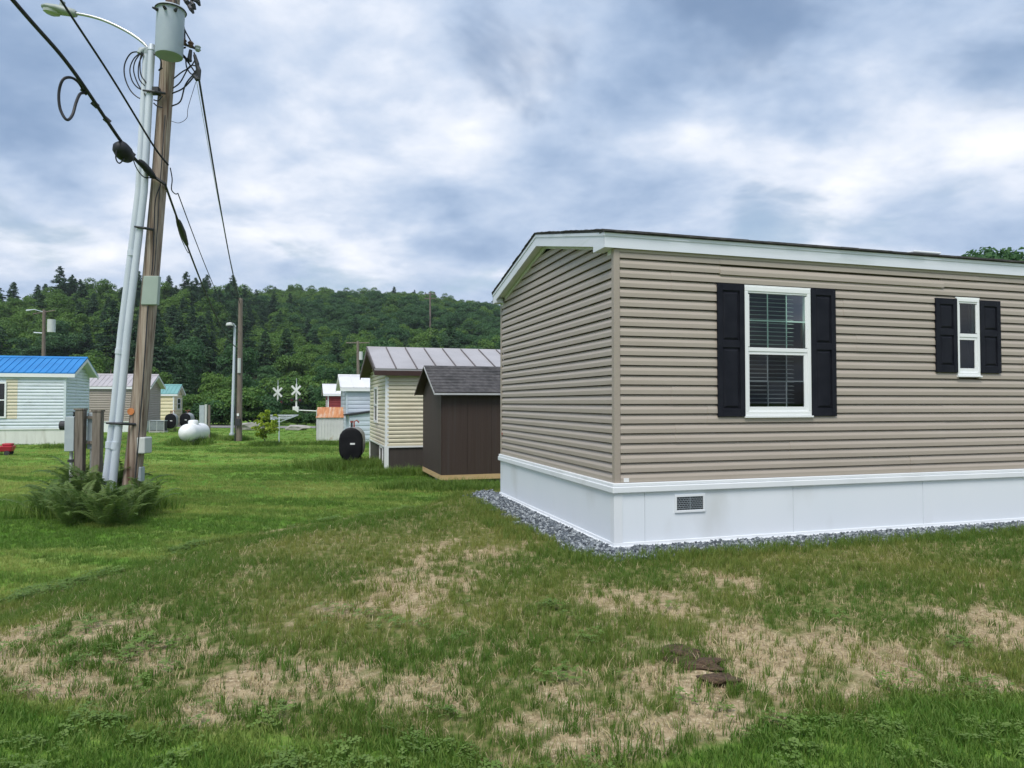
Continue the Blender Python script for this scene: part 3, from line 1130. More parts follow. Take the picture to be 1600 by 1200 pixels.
def shutter(a, b, c, d):
    s = MB()
    st = 0.062
    o0, o1 = -0.044, -0.0195
    m = c + (d - c) * 0.545
    s.box(a, a + st, o0, o1, c, d)
    s.box(b - st, b, o0, o1, c, d)
    s.box(a + st, b - st, o0, o1, d - 0.075, d)
    s.box(a + st, b - st, o0, o1, c, c + 0.085)
    s.box(a + st, b - st, o0, o1, m - 0.038, m + 0.038)
    so = s.build('shutter', 'shutter_black', home, bevel=0.004)
    for z0, z1 in ((c + 0.085, m - 0.038), (m + 0.038, d - 0.075)):
        p = MB()
        A, B = a + st, b - st
        p.box(A, B, -0.028, -0.0197, z0, z1)
        i1, i2 = 0.012, 0.034
        p.loft([[(A + i1, -0.028, z0 + i1), (B - i1, -0.028, z0 + i1), (B - i1, -0.028, z1 - i1), (A + i1, -0.028, z1 - i1)],
                [(A + i2, -0.040, z0 + i2), (B - i2, -0.040, z0 + i2), (B - i2, -0.040, z1 - i2), (A + i2, -0.040, z1 - i2)]])
        p.build('raised_panel', 'shutter_black', so)


shutter(1.191, 1.531, 1.345, 2.795)
shutter(2.408, 2.742, 1.345, 2.795)
shutter(4.206, 4.539, 1.862, 2.765)
shutter(4.905, 5.236, 1.862, 2.765)

# roof: deck, fascia, rake boards, soffits, eave returns
EO, GO = 0.055, 0.145
FH = 0.150
FT = EAVE + FH              # top of fascia at the eaves
slope = RISE / (HALF + EO)


def roof_slab(x0, x1, t0, t1):
    rings = []
    for x in (x0, x1):
        rings.append([(x, -EO - 0.02, FT + t0 - 0.004), (x, HALF, FT + RISE + t0), (x, HWID + EO + 0.02, FT + t0 - 0.004),
                      (x, HWID + EO + 0.02, FT + t1 - 0.004), (x, HALF, FT + RISE + t1), (x, -EO - 0.02, FT + t1 - 0.004)])
    return rings


roof = MB().loft(roof_slab(-GO - 0.012, HLEN + 0.1, 0.004, 0.020)).build('roof', 'shingle_dark', home)
# uneven shingle butts along the eave and rake
for i in range(75):
    x = -GO - 0.014 + i * 0.245
    if x > HLEN:
        break
    MB().box(x + 0.001, x + 0.2435, -EO - 0.036 + random.uniform(-.005, .004), -EO + 0.10, FT + 0.0085 + random.uniform(0, .006), FT + 0.0275 + random.uniform(0, .005)).build('shingle', 'shingle_dark', roof)
n_ = 15
for side in (0, 1):
    for i in range(n_):
        t0, t1 = i / n_, (i + 1) / n_
        dz = random.uniform(0, 0.006)
        pts = []
        for t, extra in ((t0, 0.0), (t1, 0.010)):
            y = -EO + (HALF + EO) * (1 - t) if side == 0 else HWID + EO - (HALF + EO) * (1 - t)
            z = FT + RISE * (1 - t) + 0.0205
            pts.append((y, z))
        (ya, za), (yb, zb) = pts
        mb = MB()
        xo = -GO - 0.022 + random.uniform(-.004, .004)
        mb.prism([(xo, ya, za + dz), (xo, yb, zb + dz), (xo, yb, zb + 0.014 + dz), (xo, ya, za + 0.006 + dz)], (0.22, 0, 0))
        mb.build('shingle', 'shingle_dark', roof)
# front/back fascia: lower wide board and upper drip board
for yy, s in ((-EO, 1), (HWID + EO, -1)):
    a, b = sorted((yy, yy + 0.018 * s))
    MB().box(-GO, HLEN + 0.1, a, b, EAVE, FT - 0.034).build('fascia_board', 'fascia_white', home)
    a, b = sorted((yy - 0.008 * s, yy + 0.018 * s))
    MB().box(-GO - 0.008, HLEN + 0.1, a, b, FT - 0.0335, FT).build('drip_edge', 'fascia_white', home)
    a, b = sorted((yy + 0.0182 * s, 0.003 if s == 1 else HWID - 0.003))
    MB().box(-GO + 0.019, HLEN + 0.1, a, b, EAVE + 0.004, EAVE + 0.014).build('soffit', 'soffit_white', home)
# rake boards on the gable end
for side in (0, 1):
    def yz(t, off):
        y = -EO + (HALF + EO) * t if side == 0 else HWID + EO - (HALF + EO) * t
        return y, FT + RISE * t + off
    for nm, x0, x1, o0, o1 in (('rake_board', -GO, -GO + 0.018, -FH, -0.034), ('drip_edge', -GO - 0.008, -GO + 0.018, -0.0335, 0.0)):
        mb = MB()
        y0, z0 = yz(0.0015, 0)
        y1, z1 = yz(1, 0)
        mb.prism([(x0, y0, z0 + o0), (x0, y1, z1 + o0), (x0, y1, z1 + o1), (x0, y0, z0 + o1)], (x1 - x0, 0, 0))
        mb.build(nm, 'fascia_white', home)
    # rake soffit
    mb = MB()
    y0, z0 = yz(0.10, -FH + 0.03)
    y1, z1 = yz(1, -FH + 0.03)
    mb.prism([(-GO + 0.0185, y0, z0), (-GO + 0.0185, y1, z1), (-GO + 0.0185, y1, z1 + 0.012), (-GO + 0.0185, y0, z0 + 0.012)], (GO - 0.0185 + 0.003, 0, 0))
    mb.build('rake_soffit', 'soffit_white', home)
    mb = MB()
    y0, z0 = yz(0.12, -FH + 0.022)
    y1, z1 = yz(0.995, -FH + 0.022)
    mb.prism([(-0.022, y0, z0 - 0.05), (-0.022, y1, z1 - 0.05), (-0.022, y1, z1), (-0.022, y0, z0)], (0.0255, 0, 0))
    mb.build('rake_channel', 'soffit_white', home)
    # boxed eave return
    ya, yb = (-EO + 0.001, 0.235) if side == 0 else (HWID + EO - 0.20, HWID + EO - 0.001)
    zr = FT + RISE * (0.29 / (HALF + EO))
    mb = MB()
    if side == 0:
        mb.prism([(-GO - 0.0015, ya, EAVE - 0.001), (-GO - 0.0015, yb, EAVE - 0.001), (-GO - 0.0015, yb, EAVE + 0.078), (-GO - 0.0015, ya, EAVE + 0.030)], (GO - 0.022, 0, 0))
    else:
        mb.prism([(-GO - 0.0015, yb, EAVE - 0.001), (-GO - 0.0015, ya, EAVE - 0.001), (-GO - 0.0015, ya, EAVE + 0.070), (-GO - 0.0015, yb, EAVE + 0.030)], (GO - 0.022, 0, 0))
    mb.build('eave_return', 'fascia_white', home)
    mb = MB()
    mb.box(-0.0235, 0.0005, (0.05 if side == 0 else HWID - 0.14), (0.14 if side == 0 else HWID - 0.03), EAVE - 0.055, EAVE - 0.0015)
    mb.build('return_block', 'soffit_white', home)
# roof cap vent over the rear of the home
mb = MB()
mb.box(5.05, 5.42, 1.05, 1.45, FT + 0.20, FT + 0.33)
mb.box(5.00, 5.47, 1.00, 1.50, FT + 0.3305, FT + 0.36)
mb.build('roof_vent', 'window_white', home, bevel=0.01)


# ================================================================== OTHER BUILDINGS
def gable_building(name, label, cat, corner, rz, sx, L, Wd, sk, eave, rise, mats, lap=0.11, over=(0.2, 0.25), roof_kind='plain', soff=True,
                   skirt=True, lapscale=1.3, plain_wall=False, roof_t=0.05, fh=0.14):
    """visible corner at the origin; front wall y=0, gable wall x=0; the building runs to +x (sx=1) or -x (sx=-1)"""
    th = thing(name, label, cat, corner, rz)
    half = Wd / 2
    EO_, GO_ = over

    def rk(z):
        return max(0.0, (z - eave) / rise * half)
    # core
    c = MB()
    rings = []
    for x in (0.012 * sx, L * sx):
        rings.append([(x, 0.012, sk), (x, Wd - 0.012, sk), (x, Wd - 0.012, eave), (x, half, eave + rise - 0.02), (x, 0.012, eave)])
    c.loft(rings)
    wall = c.build('wall', mats['wall'], th)
    if not plain_wall:
        f = MB()
        n = int((eave - sk) / lap)
        hh = (eave - sk) / n
        for k in range(n):
            course(f, 'f', lambda z: 0.03, lambda z: L, sk + k * hh, hh, sx=sx, scale=lapscale)
        f.build('front_siding', mats['wall'], wall)['kind'] = 'stuff'
        f = MB()
        k = 0
        while sk + (k + 1) * hh < eave + rise - 0.1:
            course(f, 'g', lambda z: max(0.03, rk(z)), lambda z: Wd - max(0.03, rk(z)), sk + k * hh, hh, sx=sx, scale=lapscale)
            k += 1
        f.build('gable_siding', mats.get('end', mats['wall']), wall)['kind'] = 'stuff'
        q = MB()
        a, b = sorted((-0.03 * sx, 0.07 * sx))
        q.box(a, b, -0.034, 0.07, sk - 0.002, eave - 0.002)
        q.build('corner_post', mats.get('post', mats['wall']), th)
        q = MB()
        a, b = sorted((-0.03 * sx, 0.03 * sx))
        q.box(a, b, Wd - 0.07, Wd + 0.03, sk - 0.002, eave - 0.002)
        q.build('corner_post', mats.get('post', mats['wall']), th)
    if skirt:
        q = MB()
        a, b = sorted((-0.012 * sx, L * sx))
        q.box(a, b, -0.012, Wd + 0.01, -0.25, sk - 0.005)
        q.build('skirting', mats['skirt'], th)
        q = MB()
        a, b = sorted((-0.05 * sx, L * sx))
        q.box(a, b, -0.05, Wd + 0.03, sk - 0.05, sk - 0.004)
        q.build('base_trim', mats['trim'], th)
    # roof
    sl = rise / half
    ze = eave - sl * EO_

    def rs(x, t0, t1):
        return [(x, -EO_, ze + t0), (x, half, eave + rise + t0), (x, Wd + EO_, ze + t0), (x, Wd + EO_, ze + t1), (x, half, eave + rise + t1), (x, -EO_, ze + t1)]
    rf = MB().loft([rs(-GO_ * sx, 0.02, 0.02 + roof_t), rs((L + GO_) * sx, 0.02, 0.02 + roof_t)]).build('roof', mats['roof'], th)
    top = 0.02 + roof_t
    if roof_kind == 'seam':
        n = int(round((L + 2 * GO_) / mats['pitch']))
        for i in range(n):
            xa = -GO_ + i * mats['pitch']
            pnl = MB()
            for side in (0,):
                pnl.prism([((xa + 0.012) * sx, -EO_ - 0.01, ze + top + 0.001), ((xa + mats['pitch'] - 0.012) * sx, -EO_ - 0.01, ze + top + 0.001),
                           ((xa + mats['pitch'] - 0.012) * sx, half - 0.03, eave + rise + top - 0.001), ((xa + 0.012) * sx, half - 0.03, eave + rise + top - 0.001)], (0, 0, 0.012))
            pnl.build('roof_panel', mats['roof'], rf)
            sm = MB()
            sm.prism([((xa - 0.016) * sx, -EO_ - 0.012, ze + top), ((xa + 0.016) * sx, -EO_ - 0.012, ze + top), ((xa + 0.016) * sx, half - 0.03, eave + rise + top), ((xa - 0.016) * sx, half - 0.03, eave + rise + top)], (0, 0, 0.04))
            sm.build('roof_seam', mats.get('seam', mats['roof']), rf)
        cpz = MB()
        a, b = sorted((-GO_ * sx * 1.02, (L + GO_) * sx))
        cpz.prism([(a, half - 0.14, eave + rise + top - 0.14 * sl + 0.012), (a, half, eave + rise + top + 0.045), (a, half + 0.14, eave + rise + top - 0.14 * sl + 0.012)], (b - a, 0, 0))
        cpz.build('ridge_cap', mats.get('cap', mats['roof']), rf)
    elif roof_kind == 'rib':
        n = int((L + 2 * GO_) / mats['pitch'])
        sm = MB()
        for i in range(n + 1):
            xa = -GO_ + 0.02 + i * mats['pitch']
            sm.prism([((xa - 0.02) * sx, -EO_ - 0.005, ze + top), ((xa + 0.02) * sx, -EO_ - 0.005, ze + top), ((xa + 0.02) * sx, half - 0.02, eave + rise + top), ((xa - 0.02) * sx, half - 0.02, eave + rise + top)], (0, 0, 0.022))
        sm.build('roof_ribs', mats['roof'], rf)['kind'] = 'stuff'
        cpz = MB()
        a, b = sorted((-GO_ * sx * 1.02, (L + GO_) * sx))
        cpz.prism([(a, half - 0.14, eave + rise + top - 0.14 * sl + 0.02), (a, half, eave + rise + top + 0.05), (a, half + 0.14, eave + rise + top - 0.14 * sl + 0.02)], (b - a, 0, 0))
        cpz.build('ridge_cap', mats.get('cap', mats['roof']), rf)
    # fascia + rake boards
    q = MB()
    a, b = sorted((-GO_ * sx, (L + GO_) * sx))
    q.box(a, b, -EO_ - 0.003, -EO_ + 0.02, ze + 0.018 - fh, ze + 0.018)
    q.build('fascia_board', mats['fascia'], th)
    a, b = sorted(((-GO_ - 0.003) * sx, (-GO_ + 0.02) * sx))
    for side in (0, 1):
        y0, y1 = (-EO_, half) if side == 0 else (Wd + EO_, half)
        q = MB()
        q.prism([(a, y0, ze + 0.018 - fh * 0.9), (a, y1, eave + rise + 0.018 - fh * 0.9), (a, y1, eave + rise + 0.0195), (a, y0, ze + 0.0195)], (b - a, 0, 0))
        q.build('rake_board', mats['fascia'], th)
        if soff:
            q = MB()
            x0, x1 = sorted(((-GO_ + 0.021) * sx, -0.002 * sx))
            q.prism([(x0, y0, ze - 0.04), (x0, y1, eave + rise - 0.04), (x0, y1, eave + rise - 0.02), (x0, y0, ze - 0.02)], (x1 - x0, 0, 0))
            q.build('rake_soffit', mats.get('soffit', mats['fascia']), th)
    return th


def simple_window(th, face, a, b, c, d, sx=1, glass='glass_dark', frame='window_white', split=True):
    """small framed window on face 'f' (y=0) or 'g' (x=0)"""
    def bx(mb, a0, a1, o0, o1, z0, z1):
        if face == 'f':
            x0, x1 = sorted((a0 * sx, a1 * sx))
            mb.box(x0, x1, -o1, -o0, z0, z1)
        else:
            x0, x1 = sorted((-o1 * sx, -o0 * sx))
            mb.box(x0, x1, a0, a1, z0, z1)
    F = 0.07
    m = MB()
    bx(m, a, b, 0.03, 0.078, d - F, d)
    bx(m, a, b, 0.03, 0.078, c, c + F)
    bx(m, a, a + F, 0.03, 0.078, c + F, d - F)
    bx(m, b - F, b, 0.03, 0.078, c + F, d - F)
    if split:
        bx(m, a + F, b - F, 0.03, 0.076, (c + d) / 2 - 0.03, (c + d) / 2 + 0.03)
    w = m.build('window', frame, th)
    for z0, z1 in (((c + F, (c + d) / 2 - 0.03), ((c + d) / 2 + 0.03, d - F)) if split else ((c + F, d - F),)):
        p = MB()
        bx(p, a + F, b - F, 0.045, 0.052, z0, z1)
        p.build('pane', 'pane_dark', w)
    return w


pm('pane_dark', (0.010, 0.012, 0.015), (0.02, 0.022, 0.026), 2, 0.08, spec=0.5)
pm('pane_pale', (0.16, 0.20, 0.24), (0.22, 0.26, 0.30), 2, 0.08, spec=0.5)

# ---- brown shed
sc = G(690, 757)
SHZ = sc.z
shed = thing('garden_shed', 'dark brown panelled shed with black shingle roof on new lumber skids', 'shed', (sc.x, sc.y, SHZ), R(17.5))
k_ = sc.y / FPX
sh_e = (757 - 612) * k_
sh_W, sh_L = 2.44, 3.66
sh_r = 0.62
base = 0.22
c = MB()
rings = []
for x in (0, sh_L):
    rings.append([(x, 0, base), (x, sh_W, base), (x, sh_W, sh_e), (x, sh_W / 2, sh_e + sh_r), (x, 0, sh_e)])
shw = MB().loft(rings).build('wall', 'brown_panel', shed)
for i in range(6):
    MB().box(0.02 + i * 0.61 + 0.0035, 0.02 + (i + 1) * 0.61 - 0.0035, -0.013, -0.001, base + 0.002, sh_e - 0.01).build('wall_panel', 'brown_panel', shw)
for i in range(4):
    y0, y1 = 0.01 + i * 0.605 + 0.0035, 0.01 + (i + 1) * 0.605 - 0.0035

    def zt(y):
        return sh_e + sh_r * (1 - abs(y - sh_W / 2) / (sh_W / 2)) - 0.012
    MB().prism([(-0.013, y0, base + 0.002), (-0.013, y1, base + 0.002), (-0.013, y1, zt(y1)), (-0.013, y0, zt(y0))], (0.012, 0, 0)).build('wall_panel', 'brown_panel', shw)
MB().box(-0.004, sh_L, -0.02, 0.03, base - 0.12, base - 0.001).build('floor_joist', 'lumber_new', shed)
MB().box(-0.02, 0.03, 0.031, sh_W, base - 0.12, base - 0.001).build('floor_joist', 'lumber_new', shed)
for i in range(4):
    MB().box(0.15 + i * 1.05, 0.45 + i * 1.05, 0.10, 0.42, -0.12, base - 0.122).build('support_block', 'concrete', shed)
for i in range(2):
    MB().box(0.10, 0.40, 1.0 + i * 1.0, 1.3 + i * 1.0, -0.12, base - 0.122).build('support_block', 'concrete', shed)
so_ = 0.17
sl = sh_r / (sh_W / 2)
for side in (0, 1):
    y0 = -so_ if side == 0 else sh_W + so_
    ym = sh_W / 2
    z0, zm = sh_e - sl * so_ + 0.02, sh_e + sh_r + 0.02
    rf = MB().prism([(-0.20, y0, z0), (-0.20, ym, zm), (-0.20, ym, zm + 0.035), (-0.20, y0, z0 + 0.035)], (sh_L + 0.4, 0, 0)).build('roof_slope', 'fascia_brown', shed)
    n = 9
    for i in range(n):
        ta, tb = i / n - (0.01 if i == 0 else 0), min((i + 1.25) / n, 1)
        ya, yb = y0 + (ym - y0) * ta, y0 + (ym - y0) * tb
        za, zb = z0 + (zm - z0) * ta, z0 + (zm - z0) * tb
        mb = MB()
        mb.prism([(-0.215, ya, za + 0.046), (-0.215, yb, zb + 0.037), (-0.215, yb, zb + 0.042), (-0.215, ya, za + 0.058)], (sh_L + 0.43, 0, 0))
        mb.build('shingle_course', 'shingle_dark', rf)
    MB().prism([(-0.222, y0 - 0.002, z0 - 0.02), (-0.222, ym, zm - 0.02), (-0.222, ym, zm + 0.032), (-0.222, y0 - 0.002, z0 + 0.032)], (0.02, 0, 0)).build('rake_trim', 'metal_trim' if side == 0 else 'fascia_brown', shed)
MB().box(-0.2, sh_L + 0.2, -so_ - 0.012, -so_ - 0.0015, sh_e - sl * so_ + 0.0, sh_e - sl * so_ + 0.045).build('eave_trim', 'metal_trim', shed)

# ---- cream home with standing seam roof, brown skirting
yc = G(603, 737)
k_ = yc.y / FPX
ye_h = (737 - 577) * k_
ysk = (737 - 697) * k_
cream = gable_building('mobile_home', 'cream sided home with grey seamed metal roof and dark brown skirting behind the shed', 'mobile home',
                       (yc.x, yc.y, yc.z), R(17.2), 1, 14.0, 4.27, ysk, ye_h, 0.70,
                       dict(wall='siding_cream', skirt='skirt_brown', trim='window_white', roof='roof_metal_grey', seam='roof_seam_dark', fascia='fascia_brown', post='window_white', pitch=0.61, cap='roof_metal_grey', soffit='fascia_brown'),
                       lap=0.115, over=(0.22, 0.36), roof_kind='seam', lapscale=1.5)
simple_window(cream, 'g', 1.75, 2.65, ysk + 0.62, ysk + 1.75)
q = MB()
q.box(-0.05, 0.07, -0.05, 0.07, -0.2, ysk - 0.051)
q.build('corner_board', 'window_white', cream)
q = MB()
for a, b, c_, d_ in ((0.55, 1.35, 0.12, 0.17), (0.55, 1.35, ysk - 0.11, ysk - 0.055), (0.55, 0.62, 0.171, ysk - 0.111), (1.28, 1.35, 0.171, ysk - 0.111)):
    q.box(-0.045, -0.0125, a, b, c_, d_)
q.build('access_hatch', 'window_white', cream)
q = MB()
q.box(-0.045, 0.012, 4.27 - 0.02, 4.27 + 0.05, -0.2, ysk - 0.051)
q.build('corner_board', 'window_white', cream)

# ---- bluish white home with a lean-to
wc = G(541, 692)
k_ = wc.y / FPX
w_e = (692 - 606) * k_
bw = gable_building('mobile_home', 'pale bluish white home with white metal roof beyond the cream home', 'mobile home', (wc.x, wc.y, wc.z), R(17.0), 1, 9.0, 4.1, 0.10, w_e, 0.62,
                    dict(wall='siding_bluewhite', skirt='siding_bluewhite', trim='siding_bluewhite', roof='roof_white', fascia='window_white', post='siding_bluewhite', pitch=0.6),
                    lap=0.2, over=(0.16, 0.30), roof_kind='rib', lapscale=0.8)
# lean-to shed against its front wall
ly = -1.15
za_, zb_ = w_e * 0.50, w_e * 0.66
lt = MB()
lt.prism([(0.05, ly, -0.1), (3.2, ly, -0.1), (3.2, ly, zb_), (0.05, ly, za_)], (0, -ly - 0.03, 0))
lto = lt.build('lean_to', 'siding_bluewhite', bw)
lf = MB()
n = 8
for kk in range(n):
    course(lf, 'f', lambda z: 0.06 + max(0.0, (z - za_) / (zb_ - za_) * 3.1), lambda z: 3.2, kk * zb_ / n, zb_ / n, scale=0.8)
lf.v = [(min(x, 3.2), y + ly, z) for x, y, z in lf.v]
lf.build('lean_to_siding', 'siding_bluewhite', lto)['kind'] = 'stuff'
rr = MB()
rr.prism([(-0.15, ly - 0.10, za_ + 0.0), (3.25, ly - 0.10, zb_ + 0.0), (3.25, ly - 0.10, zb_ + 0.07), (-0.15, ly - 0.10, za_ + 0.07)], (0, -ly + 0.07, 0))
rr.build('lean_to_roof', 'dark_iron', lto)

# ---- tin shed with rusty roof
tc_ = G(495, 689)
k_ = tc_.y / FPX
tin = thing('tin_shed', 'small white ribbed tin shed with rusty orange roof', 'shed', (tc_.x, tc_.y, tc_.z), R(8))
t_e, t_w = (689 - 652) * k_, 1.5
t_d = 1.1
t_r = (652 - 637) * k_
mb = MB()
mb.prism([(0, 0, -0.1), (0, t_d, -0.1), (0, t_d, t_e), (0, t_d * 0.5, t_e + t_r - 0.03), (0, 0, t_e)], (t_w, 0, 0))
tw = mb.build('wall', 'tin_white', tin)
mb = MB()
for i in range(10):
    mb.box(0.02 + i * 0.155, 0.075 + i * 0.155, -0.02, -0.001, -0.05, t_e - 0.02)
mb.build('wall_ribs', 'tin_white', tw)['kind'] = 'stuff'
for side in (0, 1):
    y0, ym = (-0.07, t_d / 2) if side == 0 else (t_d + 0.07, t_d / 2)
    for i in range(4):
        MB().prism([(-0.05 + i * 0.4 + 0.004, y0, t_e - 0.03), (-0.05 + i * 0.4 + 0.396, y0, t_e - 0.03), (-0.05 + i * 0.4 + 0.396, ym, t_e + t_r), (-0.05 + i * 0.4 + 0.004, ym, t_e + t_r)], (0, 0, 0.02)).build('roof_sheet', 'roof_rust', tin)
MB().box(-0.03, -0.002, -0.02, 0.03, -0.1, t_e + t_r - 0.1).build('corner_trim', 'tin_white', tin)

# ---- red house far behind
rc = G(529, 665)
rc = W(525, 648, 60.0)
red = gable_building('house', 'small red house with white roof beyond the rusty tin shed', 'house', (rc.x - 0.7, rc.y, gh(rc.x, rc.y)), R(17), 1, 6.0, 4.0, 0.15, 2.75, 0.75,
                     dict(wall='siding_red', skirt='siding_red', trim='window_white', roof='roof_white', fascia='window_white', post='window_white', pitch=0.6), lap=0.2, over=(0.25, 0.4), roof_kind='rib')
simple_window(red, 'g', 1.3, 2.1, 1.2, 2.2)

# ---- white home with blue roof
bc = G(101, 694)
k_ = bc.y / FPX
b_sk = (694 - 669) * k_
b_e = (694 - 583) * k_
bl = gable_building('mobile_home', 'weathered white sided home with bright blue metal roof', 'mobile home', (bc.x, bc.y, bc.z), R(16.0), -1, 15.0, 3.66, b_sk, b_e, 0.78,
                    dict(wall='siding_white_old', skirt='skirt_white_dirty', trim='window_white', roof='roof_blue', fascia='window_white', post='siding_white_old', pitch=0.30, soffit='soffit_white'),
                    lap=0.155, over=(0.14, 0.42), roof_kind='rib', lapscale=1.5, fh=0.17)
f = MB()
hh = (b_e - b_sk) / int((b_e - b_sk) / 0.155)
for k in range(3, int(2.1 / hh) + 2):
    course(f, 'f', lambda z: 1.98, lambda z: 2.45, b_sk + k * hh, hh, sx=-1, scale=1.5, proud=0.004)
f.build('siding_patch', 'siding_cream', bl)
simple_window(bl, 'f', 2.42, 3.52, b_sk + 0.50, b_sk + 2.18, sx=-1)
q = MB()
q.box(0.01, 0.10, 1.1, 1.4, b_sk + 0.25, b_sk + 0.75)
q.build('meter_box', 'dark_iron', bl)

# ---- beige home
ec = G(227, 675)
k_ = ec.y / FPX
e_sk, e_e = (675 - 658) * k_, (675 - 604) * k_
bg_ = gable_building('mobile_home', 'beige sided home with pale metal roof and white skirting', 'mobile home', (ec.x, ec.y, ec.z), R(14), -1, 13.0, 4.0, e_sk, e_e, 0.80,
                     dict(wall='siding_beige', skirt='window_white', trim='window_white', roof='roof_pale', fascia='window_white', post='siding_beige', pitch=0.3), lap=0.15, over=(0.15, 0.35), roof_kind='rib')
# ---- yellow house with green roof
cc = W(271, 664, 58.0)
gz = gh(cc.x, cc.y)
yl = gable_building('mobile_home', 'pale yellow home with sea green metal roof', 'mobile home', (cc.x, cc.y, gz), R(13), -1, 9.0, 2.9, 0.35, 2.70, 0.70,
                    dict(wall='siding_yellow', skirt='siding_yellow', trim='window_white', roof='roof_green', fascia='window_white', post='window_white', pitch=0.3), lap=0.28, over=(0.12, 0.30), roof_kind='rib', lapscale=1.6)
simple_window(yl, 'g', 1.0, 2.1, 1.4, 2.35, sx=-1)


# ================================================================== TANKS, METERS AND YARD THINGS
def oil_tank(name, label, p, rz, group=None, grp_label=True):
    t = thing(name, label, 'oil tank', p, rz, group)
    wd, ht, ln = 0.70, 1.02, 1.45
    z0 = 0.22

    def ring(y, s):
        r = wd / 2
        pts = []
        for i in range(9):
            a = PI * i / 8
            pts.append((math.cos(a) * r * s, y, z0 + ht - r + math.sin(a) * r * s))
        for i in range(9):
            a = PI + PI * i / 8
            pts.append((math.cos(a) * r * s, y, z0 + r + math.sin(a) * r * s))
        return pts
    MB().loft([ring(0.03, 1.0), ring(ln - 0.03, 1.0)], cap=False).build('shell', 'tank_grey', t, smooth=True)
    MB().loft([ring(-0.03, 0.80), ring(-0.022, 0.9), ring(0.0, 0.975), ring(0.03, 1.004)]).build('front_end', 'tank_black', t, smooth=True)
    MB().loft([ring(ln - 0.03, 1.004), ring(ln, 0.975), ring(ln + 0.03, 0.8)]).build('rear_end', 'tank_black', t, smooth=True)
    for x in (-0.22, 0.22):
        for y in (0.2, ln - 0.2):
            MB().tube([(x, y, -0.12), (x, y, z0 + 0.12)], 0.025, 8).build('leg', 'dark_iron', t)
    f = MB().tube([(0, 0.3, z0 + ht - 0.02), (0, 0.3, z0 + ht + 0.14)], 0.03, 8).build('filler_pipe', 'dark_iron', t)
    MB().tube([(0, 0.3, z0 + ht + 0.1402), (0, 0.3, z0 + ht + 0.19)], 0.045, 8).build('filler_cap', 'cap_red', f)
    MB().tube([(0.05, 0.65, z0 + ht - 0.02), (0.05, 0.65, z0 + ht + 0.16), (0.13, 0.65, z0 + ht + 0.20), (0.2, 0.65, z0 + ht + 0.13)], 0.022, 8).build('vent_pipe', 'cap_red', t)
    MB().box(-0.02, 0.12, -0.034, -0.0305, z0 + ht * 0.50, z0 + ht * 0.55).build('maker_label', 'tag_white', t)
    return t


p = G(548, 733)
oil_tank('oil_tank', 'black ended grey oil tank standing in tall grass by the cream home', p, R(9))
p = G(266, 675)
oil_tank('oil_tank', 'dark oil tank beside the air conditioner by the yellow home', p, R(20))
p = G(289, 673)
oil_tank('oil_tank', 'dark oil tank behind the white propane tank', p, R(14))
p = G(491, 687)
oil_tank('oil_tank', 'dark oil tank beside the rusty roofed tin shed', (p.x + 0.15, p.y + 1.0, p.z), R(6))

# propane tank
p = G(292, 696)
pt = thing('propane_tank', 'white horizontal propane tank on the lawn', 'propane tank', (p.x, p.y, p.z), R(3))
rad, ln = 0.42, 1.75
mb = MB()
ringz = []
prof = [(-0.30, 0.02), (-0.27, 0.14), (-0.20, 0.26), (-0.10, 0.36), (0.02, 0.41), (0.12, 0.42)]
full = [(y, r) for y, r in prof] + [(ln - y, r) for y, r in prof[::-1]]
for y, r in full:
    ringz.append([(math.cos(a) * r, y, 0.58 + math.sin(a) * r) for a in [2 * PI * i / 20 for i in range(20)]])
MB().loft(ringz).build('shell', 'propane_white', pt, smooth=True)
dm = MB()
rz_ = [[(math.cos(a) * r, 0.72 + math.sin(a) * r, z) for a in [2 * PI * i / 16 for i in range(16)]] for r, z in ((0.23, 0.95), (0.23, 1.10), (0.20, 1.15), (0.08, 1.17))]
dm.loft(rz_).build('valve_dome', 'propane_white', pt, smooth=True)
for y in (0.2, ln - 0.2):
    MB().box(-0.26, 0.26, y - 0.05, y + 0.05, -0.08, 0.24).build('leg', 'concrete', pt)

# air conditioner
p = G(245, 676)
ac = thing('air_conditioner', 'grey louvred air conditioner unit beside the beige home', 'air conditioner', (p.x, p.y, p.z + 0.10), R(5))
MB().box(-0.46, 0.46, 0.0, 0.5, 0.02, 0.66).build('cabinet', 'dark_iron', ac)
for i in range(8):
    MB().box(-0.47, 0.47, -0.02, -0.002, 0.07 + i * 0.072, 0.105 + i * 0.072).build('louvre', 'box_grey', ac)
for x in (-0.47, -0.01, 0.45):
    MB().box(x, x + 0.025, -0.026, -0.0205, 0.02, 0.66).build('grille_bar', 'meter_pale', ac)
MB().box(-0.48, 0.48, -0.022, 0.52, 0.6605, 0.70).build('lid', 'box_grey', ac)
MB().box(-0.5, 0.5, -0.05, 0.55, -0.12, 0.018).build('pad', 'concrete', ac)


